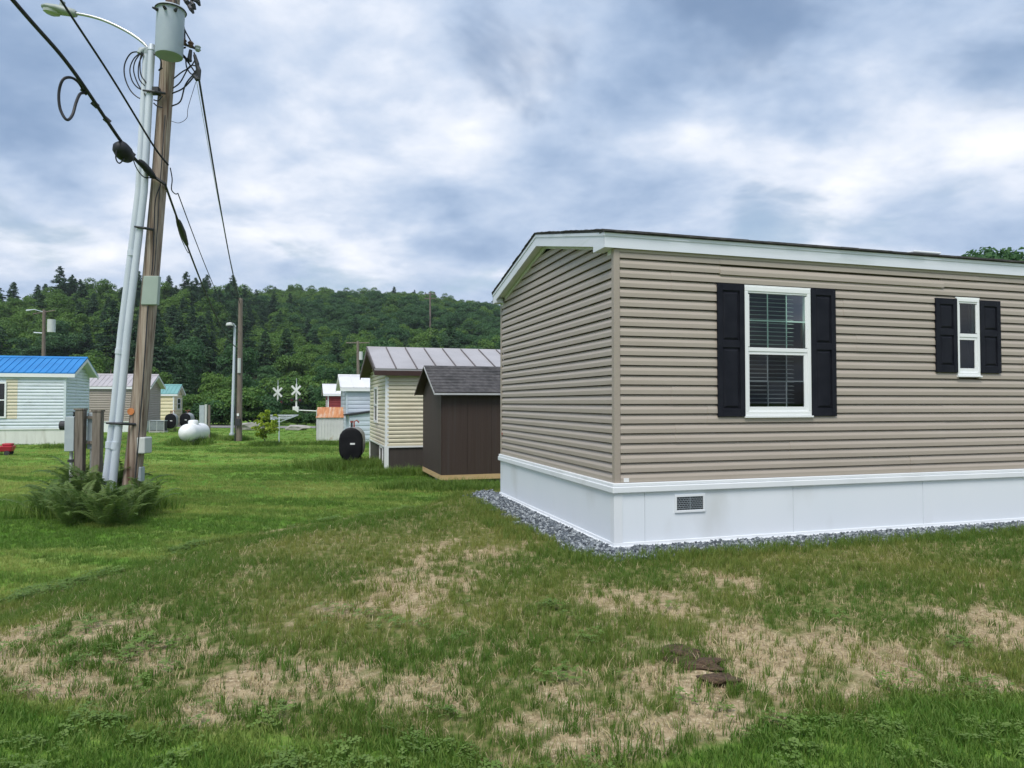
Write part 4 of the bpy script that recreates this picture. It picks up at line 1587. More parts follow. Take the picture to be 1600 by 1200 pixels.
# meter pedestal with two wooden posts (near)
p = G(136, 783)
py_ = 12.9
g0 = W(124, 735, py_)
zb = gh(g0.x, py_)
mpd = thing('meter_pedestal', 'electric meter boxes mounted on two grey wooden posts by the ferns', 'meter pedestal', (g0.x, py_, zb), R(8))
kk = py_ / FPX
hp = CAMZ + (629 - 641) * kk - zb
dx = 23.5 * kk
for x, h_, yo in ((0, hp, 0), (dx, hp - 0.03, 0.05)):
    po = MB().prism([(x - 0.075, yo - 0.075, -0.15), (x + 0.075, yo - 0.075, -0.15), (x + 0.075, yo + 0.075, -0.15), (x - 0.075, yo + 0.075, -0.15)], (0.012, 0, h_ + 0.15)).build('post', 'wood_grey', mpd, bevel=0.012)
    MB().box(x - 0.078, x + 0.096, yo - 0.085, yo + 0.085, h_ + 0.001, h_ + 0.03).build('post_cap', 'wood_grey', po)
for z in (hp - 0.16, hp - 0.62):
    MB().box(0.087, dx - 0.077, 0.03, 0.075, z, z + 0.05).build('rail', 'wood_grey', mpd)
MB().box(-0.24, -0.077, -0.06, 0.14, hp - 0.75, hp - 0.12).build('breaker_box', 'box_grey', mpd, bevel=0.01)
MB().box(0.088, 0.21, 0.08, 0.19, hp - 0.72, hp - 0.05).build('meter_panel', 'box_grey', mpd, bevel=0.01)
mm = MB().tube([(-0.241, 0.03, hp - 0.28), (-0.34, 0.03, hp - 0.28)], 0.085, 14).build('meter_dial', 'dark_iron', mpd)
MB().tube([(-0.16, 0.04, -0.1), (-0.16, 0.04, hp - 0.751)], 0.03, 10).build('conduit', 'meter_pale', mpd)
MB().tube([(0.15, 0.13, -0.1), (0.15, 0.13, hp - 0.721)], 0.03, 10).build('conduit', 'meter_pale', mpd)
MB().box(-0.205, -0.115, 0.0, 0.08, hp - 0.95, hp - 0.90).build('strap', 'dark_iron', mpd)

# far meter pedestal
p = G(319, 688)
fp = thing('meter_pedestal', 'pale meter box on two posts beside the white propane tank', 'meter pedestal', (p.x, p.y, p.z), R(4))
kk = p.y / FPX
hh = (688 - 632) * kk
MB().box(0.02, 0.13, -0.05, 0.06, -0.1, hh).build('post', 'meter_pale', fp)
MB().box(0.18, 0.28, 0.0, 0.10, -0.1, hh - 0.03).build('post', 'wood_grey', fp)
MB().box(-0.25, 0.0, -0.05, 0.12, hh * 0.42, hh - 0.05).build('meter_box', 'box_grey', fp, bevel=0.01)
MB().box(0.131, 0.179, 0.01, 0.05, hh * 0.6, hh * 0.66).build('rail', 'wood_grey', fp)
MB().tube([(-0.12, 0.03, -0.1), (-0.12, 0.03, hh * 0.42)], 0.03, 8).build('conduit', 'meter_pale', fp)

# red toy at the edge of the lawn
p = G(0, 711)
toy = thing('toy_wagon', 'small red plastic toy wagon on the lawn by the blue roofed home', 'toy', (p.x, p.y, p.z), R(20))
mb = MB()
mb.loft([[(-0.4, -0.2, 0.13), (0.4, -0.2, 0.13), (0.4, 0.2, 0.13), (-0.4, 0.2, 0.13)], [(-0.46, -0.25, 0.34), (0.46, -0.25, 0.34), (0.46, 0.25, 0.34), (-0.46, 0.25, 0.34)]])
mb.build('tub', 'toy_red', toy, bevel=0.03)
MB().box(0.10, 0.40, -0.18, 0.18, 0.341, 0.44).build('seat', 'toy_red', toy, bevel=0.03)
for x in (-0.28, 0.28):
    for y in (-0.24, 0.24):
        MB().tube([(x, y - 0.03, 0.08), (x, y + 0.03, 0.08)], 0.09, 12).build('wheel', 'toy_dark', toy)
MB().tube([(-0.45, 0, 0.2), (-0.75, 0, 0.10), (-1.0, 0, 0.05)], 0.015, 6).build('handle', 'toy_dark', toy)

# clothes line (umbrella dryer)
p = G(436, 692)
kk = p.y / FPX
cl = thing('clothes_dryer', 'grey umbrella clothes dryer standing on the lawn by the young tree', 'clothes dryer', (p.x, p.y, p.z), R(10))
ch = (692 - 660) * kk
MB().tube([(0, 0, -0.15), (0, 0, ch + 0.25)], 0.03, 8).build('pole', 'galv', cl)
for i in range(4):
    a = PI / 4 + i * PI / 2
    ex, ey = math.cos(a) * 1.15, math.sin(a) * 1.15
    MB().tube([(0, 0, ch), (ex, ey, ch + 0.34)], 0.018, 6).build('arm', 'galv', cl)
for r_ in (0.55, 0.8, 1.05, 1.15):
    pts = [(math.cos(PI / 4 + i * PI / 2) * r_, math.sin(PI / 4 + i * PI / 2) * r_, ch + 0.34 * r_ / 1.15 + 0.012) for i in range(5)]
    MB().tube(pts, 0.010, 5).build('line', 'galv', cl)


# rocks by the road
def rock_mesh(name, seed, mat, flat=0.6, sub=2, amp=0.3):
    bm = bmesh.new()
    bmesh.ops.create_icosphere(bm, subdivisions=sub, radius=0.5)
    r = random.Random(seed)
    o = Vector((r.uniform(0, 50), r.uniform(0, 50), r.uniform(0, 50)))
    from mathutils import noise as mn
    for v in bm.verts:
        k = 1 + amp * mn.noise(v.co * 2.1 + o) * 2 + amp * 0.5 * mn.noise(v.co * 5.3 + o)
        v.co = Vector((v.co.x * k * 1.15, v.co.y * k, v.co.z * k * flat))
    me = bpy.data.meshes.new(name)
    bm.to_mesh(me)
    bm.free()
    me.materials.append(M[mat])
    return me


for i, (px_, py2, s_, lab) in enumerate(((395, 672, 1.7, 'broad flat grey boulder beside the road near the light pole'), (462, 672, 1.2, 'grey boulder at the roadside near the rusty roofed shed'))):
    p = G(px_, py2)
    o = bpy.data.objects.new('boulder', rock_mesh('boulder', 40 + i, 'rock_grey', 0.5))
    C.objects.link(o)
    o.location = (p.x, p.y, p.z + 0.12 * s_)
    o.scale = (s_ * 1.3, s_ * 0.8, s_ * 0.8)
    tag(o, lab, 'boulder')

# dirt clods in the seeded soil
for i, (px_, py2, sx_, lab) in enumerate(((1068, 1026, 0.20, 'broad crumbled brown dirt clod on the sandy soil'), (1105, 1040, 0.15, 'dark rough dirt clod between the broad clod and the small one'), (1122, 1066, 0.16, 'small dark wet dirt clod on the sandy soil'))):
    p = G(px_, py2)
    o = bpy.data.objects.new('dirt_clod', rock_mesh('dirt_clod', 70 + i, 'dirt_clod', 0.50, 4, 0.50))
    C.objects.link(o)
    o.location = (p.x, p.y, p.z + 0.008)
    o.scale = (sx_ * 1.25, sx_ * 0.9, sx_ * 0.62)
    tag(o, lab, 'dirt clod')


# ================================================================== POLES AND WIRES
PY = 12.6
PK = PY / FPX


def U(px, py, dy=0.0):
    return W(px, py, PY + dy)


pb = U(203, 780)
pbz = gh(pb.x, PY)
pole = thing('utility_pole', 'leaning weathered wooden utility pole with grey transformer rising from the ferns', 'utility pole', (0, 0, 0))
axis = [(199, 822), (203, 780), (213, 690), (224, 570), (236, 430), (249, 280), (262, 100), (270, 0), (277, -90)]
axw = [U(*a) for a in axis]
axw[0].z = pbz - 0.3
pole.location = (axw[1].x, PY, pbz)
inv = Vector(pole.location)


def PL(px, py, dy=0.0):
    return U(px, py, dy) - inv


MB().tube([a - inv for a in axw], [0.158, 0.155, 0.150, 0.145, 0.139, 0.132, 0.124, 0.12, 0.116], 18).build('wooden_pole', 'wood_pole', pole, smooth=True)
# transformer
tr = MB()
ca, cb = PL(264, 88, -0.40), PL(267, 14, -0.40)
trl = []
for f_, r_ in ((0, 0.195), (0.0, 0.222), (0.03, 0.228), (0.93, 0.228), (0.94, 0.245), (0.985, 0.245), (1.0, 0.235), (1.06, 0.12)):
    c0 = ca.lerp(cb, f_)
    trl.append([c0 + Vector((math.cos(a) * r_, math.sin(a) * r_, 0)) for a in [2 * PI * i / 22 for i in range(22)]])
tro = tr.loft(trl).build('transformer', 'transformer_grey', pole, smooth=True)
MB().tube([ca.lerp(cb, 0.955) + Vector((math.cos(a) * 0.25, math.sin(a) * 0.25, 0)) for a in [2 * PI * i / 24 for i in range(25)]], 0.012, 6).build('lid_band', 'dark_iron', tro)
for a_ in (-2.2, -1.5, -0.8):
    q = ca.lerp(cb, 0.86) + Vector((math.cos(a_) * 0.23, math.sin(a_) * 0.23, 0))
    o_ = Vector((math.cos(a_), math.sin(a_), 0))
    MB().tube([q, q + o_ * 0.05, q + o_ * 0.09], [0.03, 0.022, 0.016], 8).build('bushing', 'dark_iron', tro)
q = ca.lerp(cb, 1.0)
MB().tube([q, q + Vector((-0.05, 0, 0.18)), q + Vector((-0.05, 0, 0.34))], [0.05, 0.055, 0.03], 10).build('bushing', 'porcelain', tro)
for f_ in (0.25, 0.8):
    q = ca.lerp(cb, f_)
    MB().box(q.x - 0.05, q.x + 0.05, q.y + 0.22, q.y + 0.31, q.z - 0.04, q.z + 0.04).build('hanger', 'dark_iron', tro)
# hardware: plate, tags, meter
g1, g2 = PL(232.5, 476, -0.165), PL(236, 431, -0.165)
MB().loft([[g1 + Vector((-0.145, 0, 0)), g1 + Vector((0.14, 0, 0)), g1 + Vector((0.14, 0.10, 0)), g1 + Vector((-0.145, 0.10, 0))],
           [g2 + Vector((-0.135, 0, 0)), g2 + Vector((0.135, 0, 0)), g2 + Vector((0.135, 0.10, 0)), g2 + Vector((-0.135, 0.10, 0))]]).build('cover_plate', 'plate_green', pole, bevel=0.01)
q = PL(204, 643, -0.162)
MB().tube([q, q + Vector((0, 0.02, 0))], 0.062, 12).build('pole_tag', 'tag_orange', pole)
q = PL(204, 765, -0.168)
MB().box(q.x - 0.035, q.x + 0.035, q.y, q.y + 0.02, q.z - 0.09, q.z + 0.09).build('pole_tag', 'tag_white', pole)
q = PL(224, 695, -0.02)
mbx = MB().box(q.x - 0.05, q.x + 0.10, q.y - 0.14, q.y + 0.12, q.z - 0.15, q.z + 0.14).build('meter_box', 'meter_pale', pole, bevel=0.02)
MB().box(q.x - 0.10, q.x - 0.051, q.y - 0.1, q.y + 0.1, q.z - 0.18, q.z + 0.12).build('meter_bracket', 'dark_iron', pole)
q = PL(218, 738, 0.0)
MB().box(q.x - 0.06, q.x + 0.06, q.y - 0.07, q.y + 0.07, q.z - 0.16, q.z + 0.10).build('junction_box', 'box_grey', pole, bevel=0.01)
MB().tube([PL(222, 708, 0), PL(217, 726, 0), PL(218, 735, 0)], 0.02, 8).build('conduit', 'dark_iron', pole)
# ground wire and riser on the face of the pole
MB().tube(bez([PL(251, 288, -0.15), PL(243, 312, -0.17), PL(241, 350, -0.16), PL(239, 400, -0.16), PL(237, 430, -0.155)], 6), 0.011, 6).build('riser_cable', 'black_rubber', pole)
MB().tube(bez([PL(258, 180, -0.14), PL(250, 290, -0.15), PL(243, 400, -0.15), PL(240, 430, -0.15)], 6), 0.009, 6).build('ground_wire', 'dark_iron', pole)
MB().tube(bez([PL(231, 478, -0.15), PL(226, 560, -0.155), PL(217, 680, -0.16), PL(208, 780, -0.165)], 6), 0.012, 6).build('ground_wire', 'dark_iron', pole)
# secondary rack right of the pole
MB().tube([PL(268, 62, -0.05), PL(284, 68, -0.15), PL(312, 78, -0.18)], 0.022, 6).build('rack_arm', 'dark_iron', pole)
MB().tube([PL(268, 80, -0.05), PL(290, 74, -0.15)], 0.016, 6).build('rack_brace', 'dark_iron', pole)
for a_, b_ in ((287, 66), (298, 70), (309, 76)):
    q = PL(a_, b_, -0.18)
    MB().tube([q + Vector((0, 0, -0.05)), q + Vector((0, 0, -0.02)), q, q + Vector((0, 0, 0.03)), q + Vector((0, 0, 0.06))], [0.03, 0.055, 0.035, 0.055, 0.03], 10).build('insulator', 'porcelain' if a_ != 309 else 'box_grey', pole)
for pts in (((298, 78), (296, 92), (298, 96)), ((304, 86), (308, 100), (310, 118)), ((307, 98), (311, 110), (311, 124)), ((303, 118), (308, 124), (312, 124))):
    MB().tube([PL(a_, b_, -0.18) for a_, b_ in pts], [0.028, 0.04, 0.026], 8).build('clamp', 'dark_iron', pole)
for a_, b_ in ((292, 3), (302, 8), (309, 2), (299, 14)):
    q = PL(a_, b_, -0.1)
    MB().tube([q + Vector((-0.05, 0, 0.06)), q, q + Vector((0.03, 0.02, -0.07))], [0.03, 0.045, 0.02], 8).build('insulator', 'dark_iron', pole)
MB().tube([PL(272, -20, 0), PL(292, -4, -0.1), PL(312, 4, -0.1)], 0.028, 6).build('rack_arm', 'dark_iron', pole)
# leads
leads = (
    [(272, -10), (280, 20), (288, 45), (298, 64)], [(254, 22), (256, 40), (266, 60), (281, 80), (292, 92), (296, 100)],
    [(268, 24), (272, 50), (281, 78), (290, 90)], [(283, 26), (288, 45), (289, 62)], [(284, 86), (292, 95), (300, 106), (308, 118)],
    [(271, 123), (285, 112), (297, 105), (306, 92)], [(270, 138), (282, 128), (296, 104), (307, 103)], [(269, 146), (286, 138), (301, 122), (309, 108)],
    [(268, 166), (282, 158), (290, 132), (306, 112)], [(290, 92), (292, 106), (300, 116), (308, 108)], [(303, 82), (308, 96), (311, 112), (310, 122)])
for L_ in leads:
    MB().tube(bez([PL(a_, b_, -0.19) for a_, b_ in L_], 6), 0.0125, 6).build('lead_wire', 'black_rubber', pole)
MB().tube(bez([PL(267, 189, -0.13), PL(280, 192, -0.15), PL(292, 184, -0.18), PL(294, 168, -0.2), PL(306, 128, -0.18)], 6), 0.005, 5).build('lead_wire', 'dark_iron', pole)

# ---- metal street light mast with two pipes
ls_ = thing('street_light', 'leaning grey metal street light strapped beside the wooden utility pole', 'street light', (0, 0, 0))
LY = -0.22
lb = U(176, 748, LY)
lbz = gh(lb.x, lb.y)
ls_.location = (lb.x, lb.y, lbz)
inv = Vector(ls_.location)
R0 = PL(172, 790, LY)
R0.z = -0.2
MB().tube([R0, PL(177, 745, LY), PL(188, 640, LY), PL(199, 520, LY), PL(225, 300, LY), PL(237, 78, LY)], [0.066, 0.066, 0.064, 0.062, 0.060, 0.058], 14).build('mast', 'galv', ls_, smooth=True)
L0 = PL(161, 790, LY)
L0.z = -0.2
cd = MB().tube([L0, PL(166, 745, LY), PL(178, 640, LY), PL(189, 520, LY), PL(216, 300, LY), PL(227, 100, LY), PL(229, 84, LY)], [0.060, 0.060, 0.058, 0.056, 0.052, 0.050, 0.050], 14).build('conduit', 'galv', ls_, smooth=True)
for a, b, r_ in (((216, 396 - 4), (216, 396 + 4), 0.064), ((186, 553), (187, 545), 0.068), ((171, 700), (172, 690), 0.07)):
    dxp = -9 if a[1] > 385 and a[1] < 410 else 0
    MB().tube([PL(a[0] + dxp * 1.2, a[1], LY), PL(b[0] + dxp * 1.2, b[1], LY)], r_, 14).build('coupling', 'galv', cd, smooth=True)
MB().tube([PL(180, 702, LY), PL(182, 690, LY)], 0.076, 14).build('coupling', 'galv', ls_, smooth=True)
MB().tube([PL(229, 85, LY), PL(228, 78, LY), PL(221, 79, LY - 0.03), PL(218, 84, LY - 0.05)], [0.055, 0.07, 0.06, 0.045], 12).build('weather_head', 'box_grey', ls_, smooth=True)
MB().tube([PL(237, 79, LY), PL(237.4, 70, LY)], [0.068, 0.05], 12).build('mast_cap', 'galv', ls_, smooth=True)
arm = bez([PL(237, 84, LY), PL(226, 69, LY), PL(208, 55, LY), (PL(185, 42, LY)), PL(160, 31, LY), PL(135, 24, LY), PL(117, 21, LY)], 6)
MB().tube(arm, [0.026] * len(arm), 10).build('arm', 'galv_arm', ls_, smooth=True)
# cobra head luminaire
h0, h1 = PL(119, 22, LY), PL(66, 11, LY)
dirv = (h1 - h0).normalized()
up = Vector((0, 0, 1))
sd = dirv.cross(up).normalized()
up = sd.cross(dirv)
hl = (h1 - h0).length
rings = []
for t, w_, zt_, zb_ in ((0.0, 0.05, 0.05, -0.05), (0.06, 0.075, 0.075, -0.06), (0.25, 0.09, 0.085, -0.06), (0.5, 0.135, 0.085, -0.055), (0.8, 0.13, 0.07, -0.05), (0.95, 0.085, 0.04, -0.04), (1.0, 0.03, 0.01, -0.02)):
    c0 = h0 + dirv * hl * t
    rings.append([c0 + sd * math.cos(a) * w_ + up * (math.sin(a) * (zt_ if math.sin(a) > 0 else -zb_)) for a in [2 * PI * i / 16 for i in range(16)]])
head = MB().loft(rings).build('lamp_head', 'lamp_grey', ls_, smooth=True)
rings = []
for dz, s_ in ((-0.03, 1.0), (-0.075, 0.9), (-0.10, 0.55)):
    c0 = h0 + dirv * hl * 0.70 + up * dz
    rings.append([c0 + sd * math.cos(a) * 0.115 * s_ + dirv * math.sin(a) * 0.16 * s_ for a in [2 * PI * i / 16 for i in range(16)]])
MB().loft(rings).build('lens', 'lens_glass', head, smooth=True)
q = h0 + dirv * hl * 0.45 + up * 0.08
MB().tube([q, q + up * 0.09], [0.045, 0.04], 10).build('photocell', 'lamp_grey', head)
# brackets to the wooden pole
for a, b in (((221, 141), (258, 146)), ((208, 354), (240, 359)), ((164, 661), (212, 663))):
    MB().tube([PL(a[0] + 2, a[1], LY - 0.09), PL((a[0] + b[0]) / 2 + 2, (a[1] + b[1]) / 2, LY - 0.06), PL(b[0], b[1], -0.14)], [0.017, 0.024, 0.024], 8).build('bracket', 'dark_iron', ls_)
    MB().tube([PL(a[0] + 2, a[1], LY + 0.09), PL(a[0] + 16, a[1] + 1, LY + 0.09)], 0.014, 6).build('bracket_strap', 'dark_iron', ls_)
q = PL(244, 141, -0.2)
MB().box(q.x - 0.09, q.x + 0.05, q.y - 0.04, q.y + 0.06, q.z - 0.07, q.z + 0.05).build('bracket_block', 'dark_iron', ls_)
# service loops from the weather head
for L_ in (((221, 81), (205, 83), (195, 100), (195, 120), (203, 140), (215, 152), (228, 156)), ((221, 81), (209, 92), (203, 108), (206, 125), (214, 136), (224, 141)), ((221, 81), (211, 96), (209, 112), (216, 132), (228, 150)),
           ((224, 84), (217, 100), (217, 122), (226, 134)), ((222, 82), (219, 94), (220, 116), (229, 130)), ((240, 84), (250, 92), (252, 104), (248, 110), (254, 106)), ((240, 156), (247, 157), (254, 150)), ((240, 161), (246, 166), (254, 168))):
    MB().tube(bez([PL(a_, b_, LY - 0.07 + 0.01 * i) for i, (a_, b_) in enumerate(L_)], 6), 0.0115, 6).build('service_loop', 'black_rubber', ls_)

# ---- far poles
fwp = G(374, 689)
FY = fwp.y


def far_pole(name, label, px, ytop, Y, r, lean=0, mat='wood_pole_far', zb=None, arm=True):
    b = W(px, 640, Y)
    z0 = gh(b.x, Y) if zb is None else zb
    t = W(px + lean, ytop, Y)
    th = thing(name, label, 'utility pole', (b.x, Y, z0))
    MB().tube([(0, 0, -0.4), ((t.x - b.x) * 0.5, 0, (t.z - z0) * 0.5), (t.x - b.x, 0, t.z - z0)], [r * 1.15, r, r * 0.8], 10).build('wooden_pole', mat, th, smooth=True)
    return th, Vector((t.x - b.x, 0, t.z - z0))


fpole, ftop = far_pole('utility_pole', 'dark wooden utility pole standing right beside the thin metal light pole', 374, 466, FY, 0.135, 2)
kk = FY / FPX
MB().tube([(-0.16, -0.12, 0), (-0.14, -0.12, (689 - 560) * kk)], 0.035, 8).build('conduit', 'dark_iron', fpole)
MB().tube([(0.02, -0.13, (689 - 583) * kk), (0.02, -0.13, (689 - 560) * kk)], 0.085, 10).build('marker_sleeve', 'meter_pale', fpole)
MB().box(-0.12, 0.12, -0.26, -0.13, (689 - 665) * kk, (689 - 654) * kk).build('meter_box', 'dark_iron', fpole)
MB().box(-0.05, 0.05, -0.20, -0.14, (689 - 650) * kk, (689 - 646) * kk).build('pole_tag', 'tag_white', fpole)
p = G(362, 687)
flp = thing('light_pole', 'thin white metal light pole with round lamp beside a wooden pole', 'light pole', (p.x, p.y, p.z))
kk = p.y / FPX
hh = (687 - 508) * kk
MB().tube([(0, 0, -0.3), (0.06, 0, hh * 0.5), (0.11, 0, hh)], [0.085, 0.07, 0.06], 10).build('mast', 'galv', flp, smooth=True)
MB().tube([(0.0, 0, -0.1), (0.0, 0, 0.35)], 0.13, 10).build('base_sleeve', 'galv', flp, smooth=True)
lamp = MB().tube([(0.11, 0, hh - 0.05), (0.10, -0.1, hh + 0.05), (-0.02, -0.25, hh + 0.05)], 0.03, 8).build('arm', 'galv', flp)
rg = [[(-0.04 + math.cos(a) * r_, -0.28 + math.sin(a) * r_, hh + z_) for a in [2 * PI * i / 14 for i in range(14)]] for r_, z_ in ((0.05, 0.12), (0.17, 0.09), (0.21, 0.0), (0.20, -0.06))]
MB().loft(rg).build('lamp_head', 'meter_pale', flp, smooth=True)
rg = [[(-0.04 + math.cos(a) * r_, -0.28 + math.sin(a) * r_, hh + z_) for a in [2 * PI * i / 14 for i in range(14)]] for r_, z_ in ((0.13, -0.0605), (0.15, -0.16), (0.06, -0.22))]
MB().loft(rg).build('lamp_globe', 'dark_iron', flp, smooth=True)

lp, ltop = far_pole('utility_pole', 'wooden utility pole with pale transformer behind the blue roofed home', 67, 484, 58.0, 0.15, 2)
kk = 58 / FPX
MB().tube([(0.65, -0.1, ltop.z - 26 * kk - 0.5), (0.65, -0.1, ltop.z - 26 * kk + 0.55)], 0.30, 14).build('transformer', 'meter_pale', lp, smooth=True)
MB().tube([ltop + Vector((-0.9, 0, -0.35)), ltop + Vector((0.9, 0, -0.05))], 0.045, 6).build('crossarm', 'wood_pole_far', lp)
MB().tube([ltop + Vector((0, -0.05, -0.2)), ltop + Vector((-0.6, -0.3, -0.02)), ltop + Vector((-1.2, -0.4, -0.12))], [0.03, 0.03, 0.07], 8).build('lamp_arm', 'galv', lp)
MB().tube([ltop + Vector((0, -0.05, -1.95)), ltop + Vector((-0.75, -0.1, -1.90))], 0.05, 8).build('lamp_arm', 'galv', lp)
wp, wtop = far_pole('utility_pole', 'pale wooden utility pole rising behind the bluish white home', 561, 533, 60.0, 0.14, -2, 'wood_grey')
MB().tube([wtop + Vector((-1.0, 0, -0.15)), wtop + Vector((1.0, 0, -0.15))], 0.05, 6).build('crossarm', 'wood_grey', wp)
MB().tube([wtop + Vector((0.28, -0.05, -1.6)), wtop + Vector((0.28, -0.05, -0.9))], 0.16, 10).build('transformer', 'meter_pale', wp, smooth=True)
zq = float(hill_h(np.array([W(672, 500, 250).x]), np.array([250.0]))[0])
rp, rtop = far_pole('utility_pole', 'distant utility pole with crossarms standing among the trees on the hill', 672, 456, 250.0, 0.32, 0, 'wood_pole_far', zb=zq)
for dz in (0.8, 2.4):
    MB().tube([rtop + Vector((-2.0, 0, -dz)), rtop + Vector((2.0, 0, -dz))], 0.16, 6).build('crossarm', 'wood_pole_far', rp)
for x in (-1.7, 0, 1.7):
    MB().tube([rtop + Vector((x, 0, -0.7)), rtop + Vector((x, 0, -0.1))], 0.12, 6).build('insulator', 'dark_iron', rp)


# ---- wires
def wire(name, label, pts, r, mat='black_rubber', n=8, cat='cable'):
    return tag(MB().tube(pts, r, n).build(name, mat), label, cat)


ftw = Vector(fpole.location) + ftop
A_p = U(258, 288, -0.16)                     # comm cable meets the pole
A_far = W(374, 545, FY) + Vector((0, -0.2, 0))
A_near0 = W(190, 222, 11.55)
A_a = W(110, 105, 9.9)
A_b = W(20, 0, 8.55)
dirA = (A_b - A_a)
A_back = A_b + dirA * 6.5 + Vector((0.6, 0, 0.1))
ca_pts = bez([A_back, A_b + dirA * 2.4 + Vector((0, 0, 0.04)), A_b, A_a, A_near0, W(227, 265, 12.3), A_p], 10)
cable = tag(MB().tube(ca_pts, 0.027, 8).build('telephone_cable', 'black_rubber'), 'thick black telephone cable running overhead to the leaning utility pole', 'cable')
loop = bez([W(131, 142, 10.4), W(122, 128, 10.25), W(110, 121, 10.1), W(98, 125, 10.0), W(92, 145, 10.0), W(94, 170, 10.0), W(104, 187, 10.0), W(113, 180, 10.1), W(119, 160, 10.2), W(125, 147, 10.3), W(132, 145, 10.4)], 6)
MB().tube(loop, 0.02, 8).build('slack_loop', 'black_rubber', cable, smooth=True)


def lump(name, parent, c0, c1, r, n=12, seed=0):
    rr_ = random.Random(seed)
    c0, c1 = Vector(c0), Vector(c1)
    prof = [(0.0, 0.25), (0.08, 0.7), (0.2, 0.95), (0.5, 1.05), (0.8, 0.95), (0.93, 0.65), (1.0, 0.25)]
    pts = [c0.lerp(c1, t) + Vector((0, 0, rr_.uniform(-0.01, 0.01))) for t, _ in prof]
    return MB().tube(pts, [r * k * rr_.uniform(0.86, 1.12) for _, k in prof], n).build(name, 'black_rubber', parent, smooth=True)


lump('splice_case', cable, W(184, 218, 11.45) + Vector((0, 0, -0.06)), W(203, 246, 11.8) + Vector((0, 0, -0.06)), 0.135, seed=2)
MB().tube(bez([W(183, 230, 11.45), W(181, 247, 11.45), W(187, 255, 11.5), W(197, 244, 11.6)], 6), 0.012, 6).build('slack_loop', 'black_rubber', cable)
lump('splice_case', cable, W(217, 249, 12.1), W(243, 279, 12.4), 0.062, seed=4)
MB().tube(bez([W(206, 242, 11.9), W(213, 262, 12.0), W(224, 276, 12.2), W(236, 278, 12.35)], 6), 0.010, 6).build('slack_loop', 'black_rubber', cable)
for a, b, Y in ((131, 141, 10.4), (147, 162, 10.75), (166, 187, 11.1), (205, 240, 11.85)):
    q = W(a, b, Y)
    MB().tube([q + Vector((-0.03, 0, 0.03)), q + Vector((0.03, 0.05, -0.03))], 0.042, 8).build('cable_clamp', 'dark_iron', cable)
B_p = U(263, 258, -0.16)
B_b = W(95, 0, 9.3)
B_m = W(175, 122, 10.9)
dirB = B_b - B_m
wire('service_wire', 'thin black overhead wire above the thick telephone cable', bez([B_b + dirB * 6 + Vector((0.4, 0, 0)), B_b + dirB * 2, B_b, B_m, W(240, 228, 12.1), B_p], 10), 0.0165)
cb2 = tag(MB().tube(curve_pts(A_p, A_far, 0.55, 30), 0.021, 8).build('telephone_cable', 'black_rubber'), 'black telephone cable dropping from the leaning pole to the pole by the thin light pole', 'cable')
f1 = curve_pts(A_p, A_far, 0.55, 60)
lump('splice_case', cb2, f1[4], f1[8], 0.06, seed=5)
MB().tube(bez([f1[3], f1[5] + Vector((0.0, -0.02, -0.16)), f1[8] + Vector((0, 0, -0.12)), f1[9]], 6), 0.009, 6).build('slack_loop', 'black_rubber', cb2)
T_p = U(266, 262, -0.15)
wire('service_wire', 'thin wire running between the telephone cable and the twisted power wire to the far pole', bez([T_p, U(269, 280, -0.1), U(268, 296, 0), U(274, 303, 0.2), U(278, 302, 0.4)], 5) + curve_pts(U(278, 302, 0.4), W(375, 520, FY), 0.40, 26)[1:], 0.010)
S_p = U(311, 124, -0.18)
wire('power_wire', 'twisted black power wire falling from the transformer rack to the far wooden pole', curve_pts(S_p, ftw + Vector((0, -0.12, -0.25)), 0.35, 40), 0.0185)
wire('neutral_wire', 'hair thin grey wire beside the twisted black power wire', curve_pts(U(307, 126, -0.15), ftw + Vector((0.06, -0.1, -0.1)), 0.42, 36), 0.005, 'galv', 5)

# ---- railway crossing signals
def crossing_signal(px, label, h, first=None):
    b = W(px, 646, 108.0)
    z0 = gh(b.x, 108.0) - 0.1
    t = thing('crossing_signal', label, 'crossing signal', (b.x, 108.0, z0))
    MB().tube([(0, 0, -0.3), (0, 0, h)], 0.14, 10).build('mast', 'signal_white', t)
    zc_ = h - 0.95
    for s in (-1, 1):
        d = Vector((math.cos(PI / 4) * s, 0, math.sin(PI / 4)))
        nrm = Vector((-d.z, 0, d.x)) * 0.15
        y = -0.20 if s == 1 else -0.25
        c0 = Vector((0, y, zc_))
        MB().prism([c0 - d * 0.95 - nrm, c0 + d * 0.95 - nrm, c0 + d * 0.95 + nrm, c0 - d * 0.95 + nrm], (0, 0.04, 0)).build('crossbuck_blade', 'signal_white', t)
    ar = MB().tube([(-0.75, -0.2, zc_ - 1.5), (0.75, -0.2, zc_ - 1.5)], 0.06, 8).build('lamp_arm', 'signal_black', t)
    for s in (-0.62, 0.62):
        dsk = MB().tube([(s, -0.28, zc_ - 1.5), (s, -0.24, zc_ - 1.5)], 0.33, 18).build('lamp_disc', 'signal_black', t)
        MB().tube([(s, -0.36, zc_ - 1.5), (s, -0.281, zc_ - 1.5)], 0.12, 12).build('lens', 'lens_red', dsk)
    MB().tube([(0, 0, h), (0, 0, h + 0.9)], 0.05, 6).build('bell_post', 'galv', t)
    return t


s1 = crossing_signal(434, 'railway crossing signal with white crossbuck, without a gate box', 4.6)
s2 = crossing_signal(463, 'railway crossing signal with white crossbuck and white gate mechanism box', 4.9)
MB().box(-0.45, 0.45, -0.45, 0.0, 0.35, 1.45).build('gate_box', 'signal_white', s2, bevel=0.05)
MB().tube([(0.4, -0.2, 0.9), (3.4, -0.2, 0.75)], 0.09, 8).build('gate_arm', 'signal_white', s2)


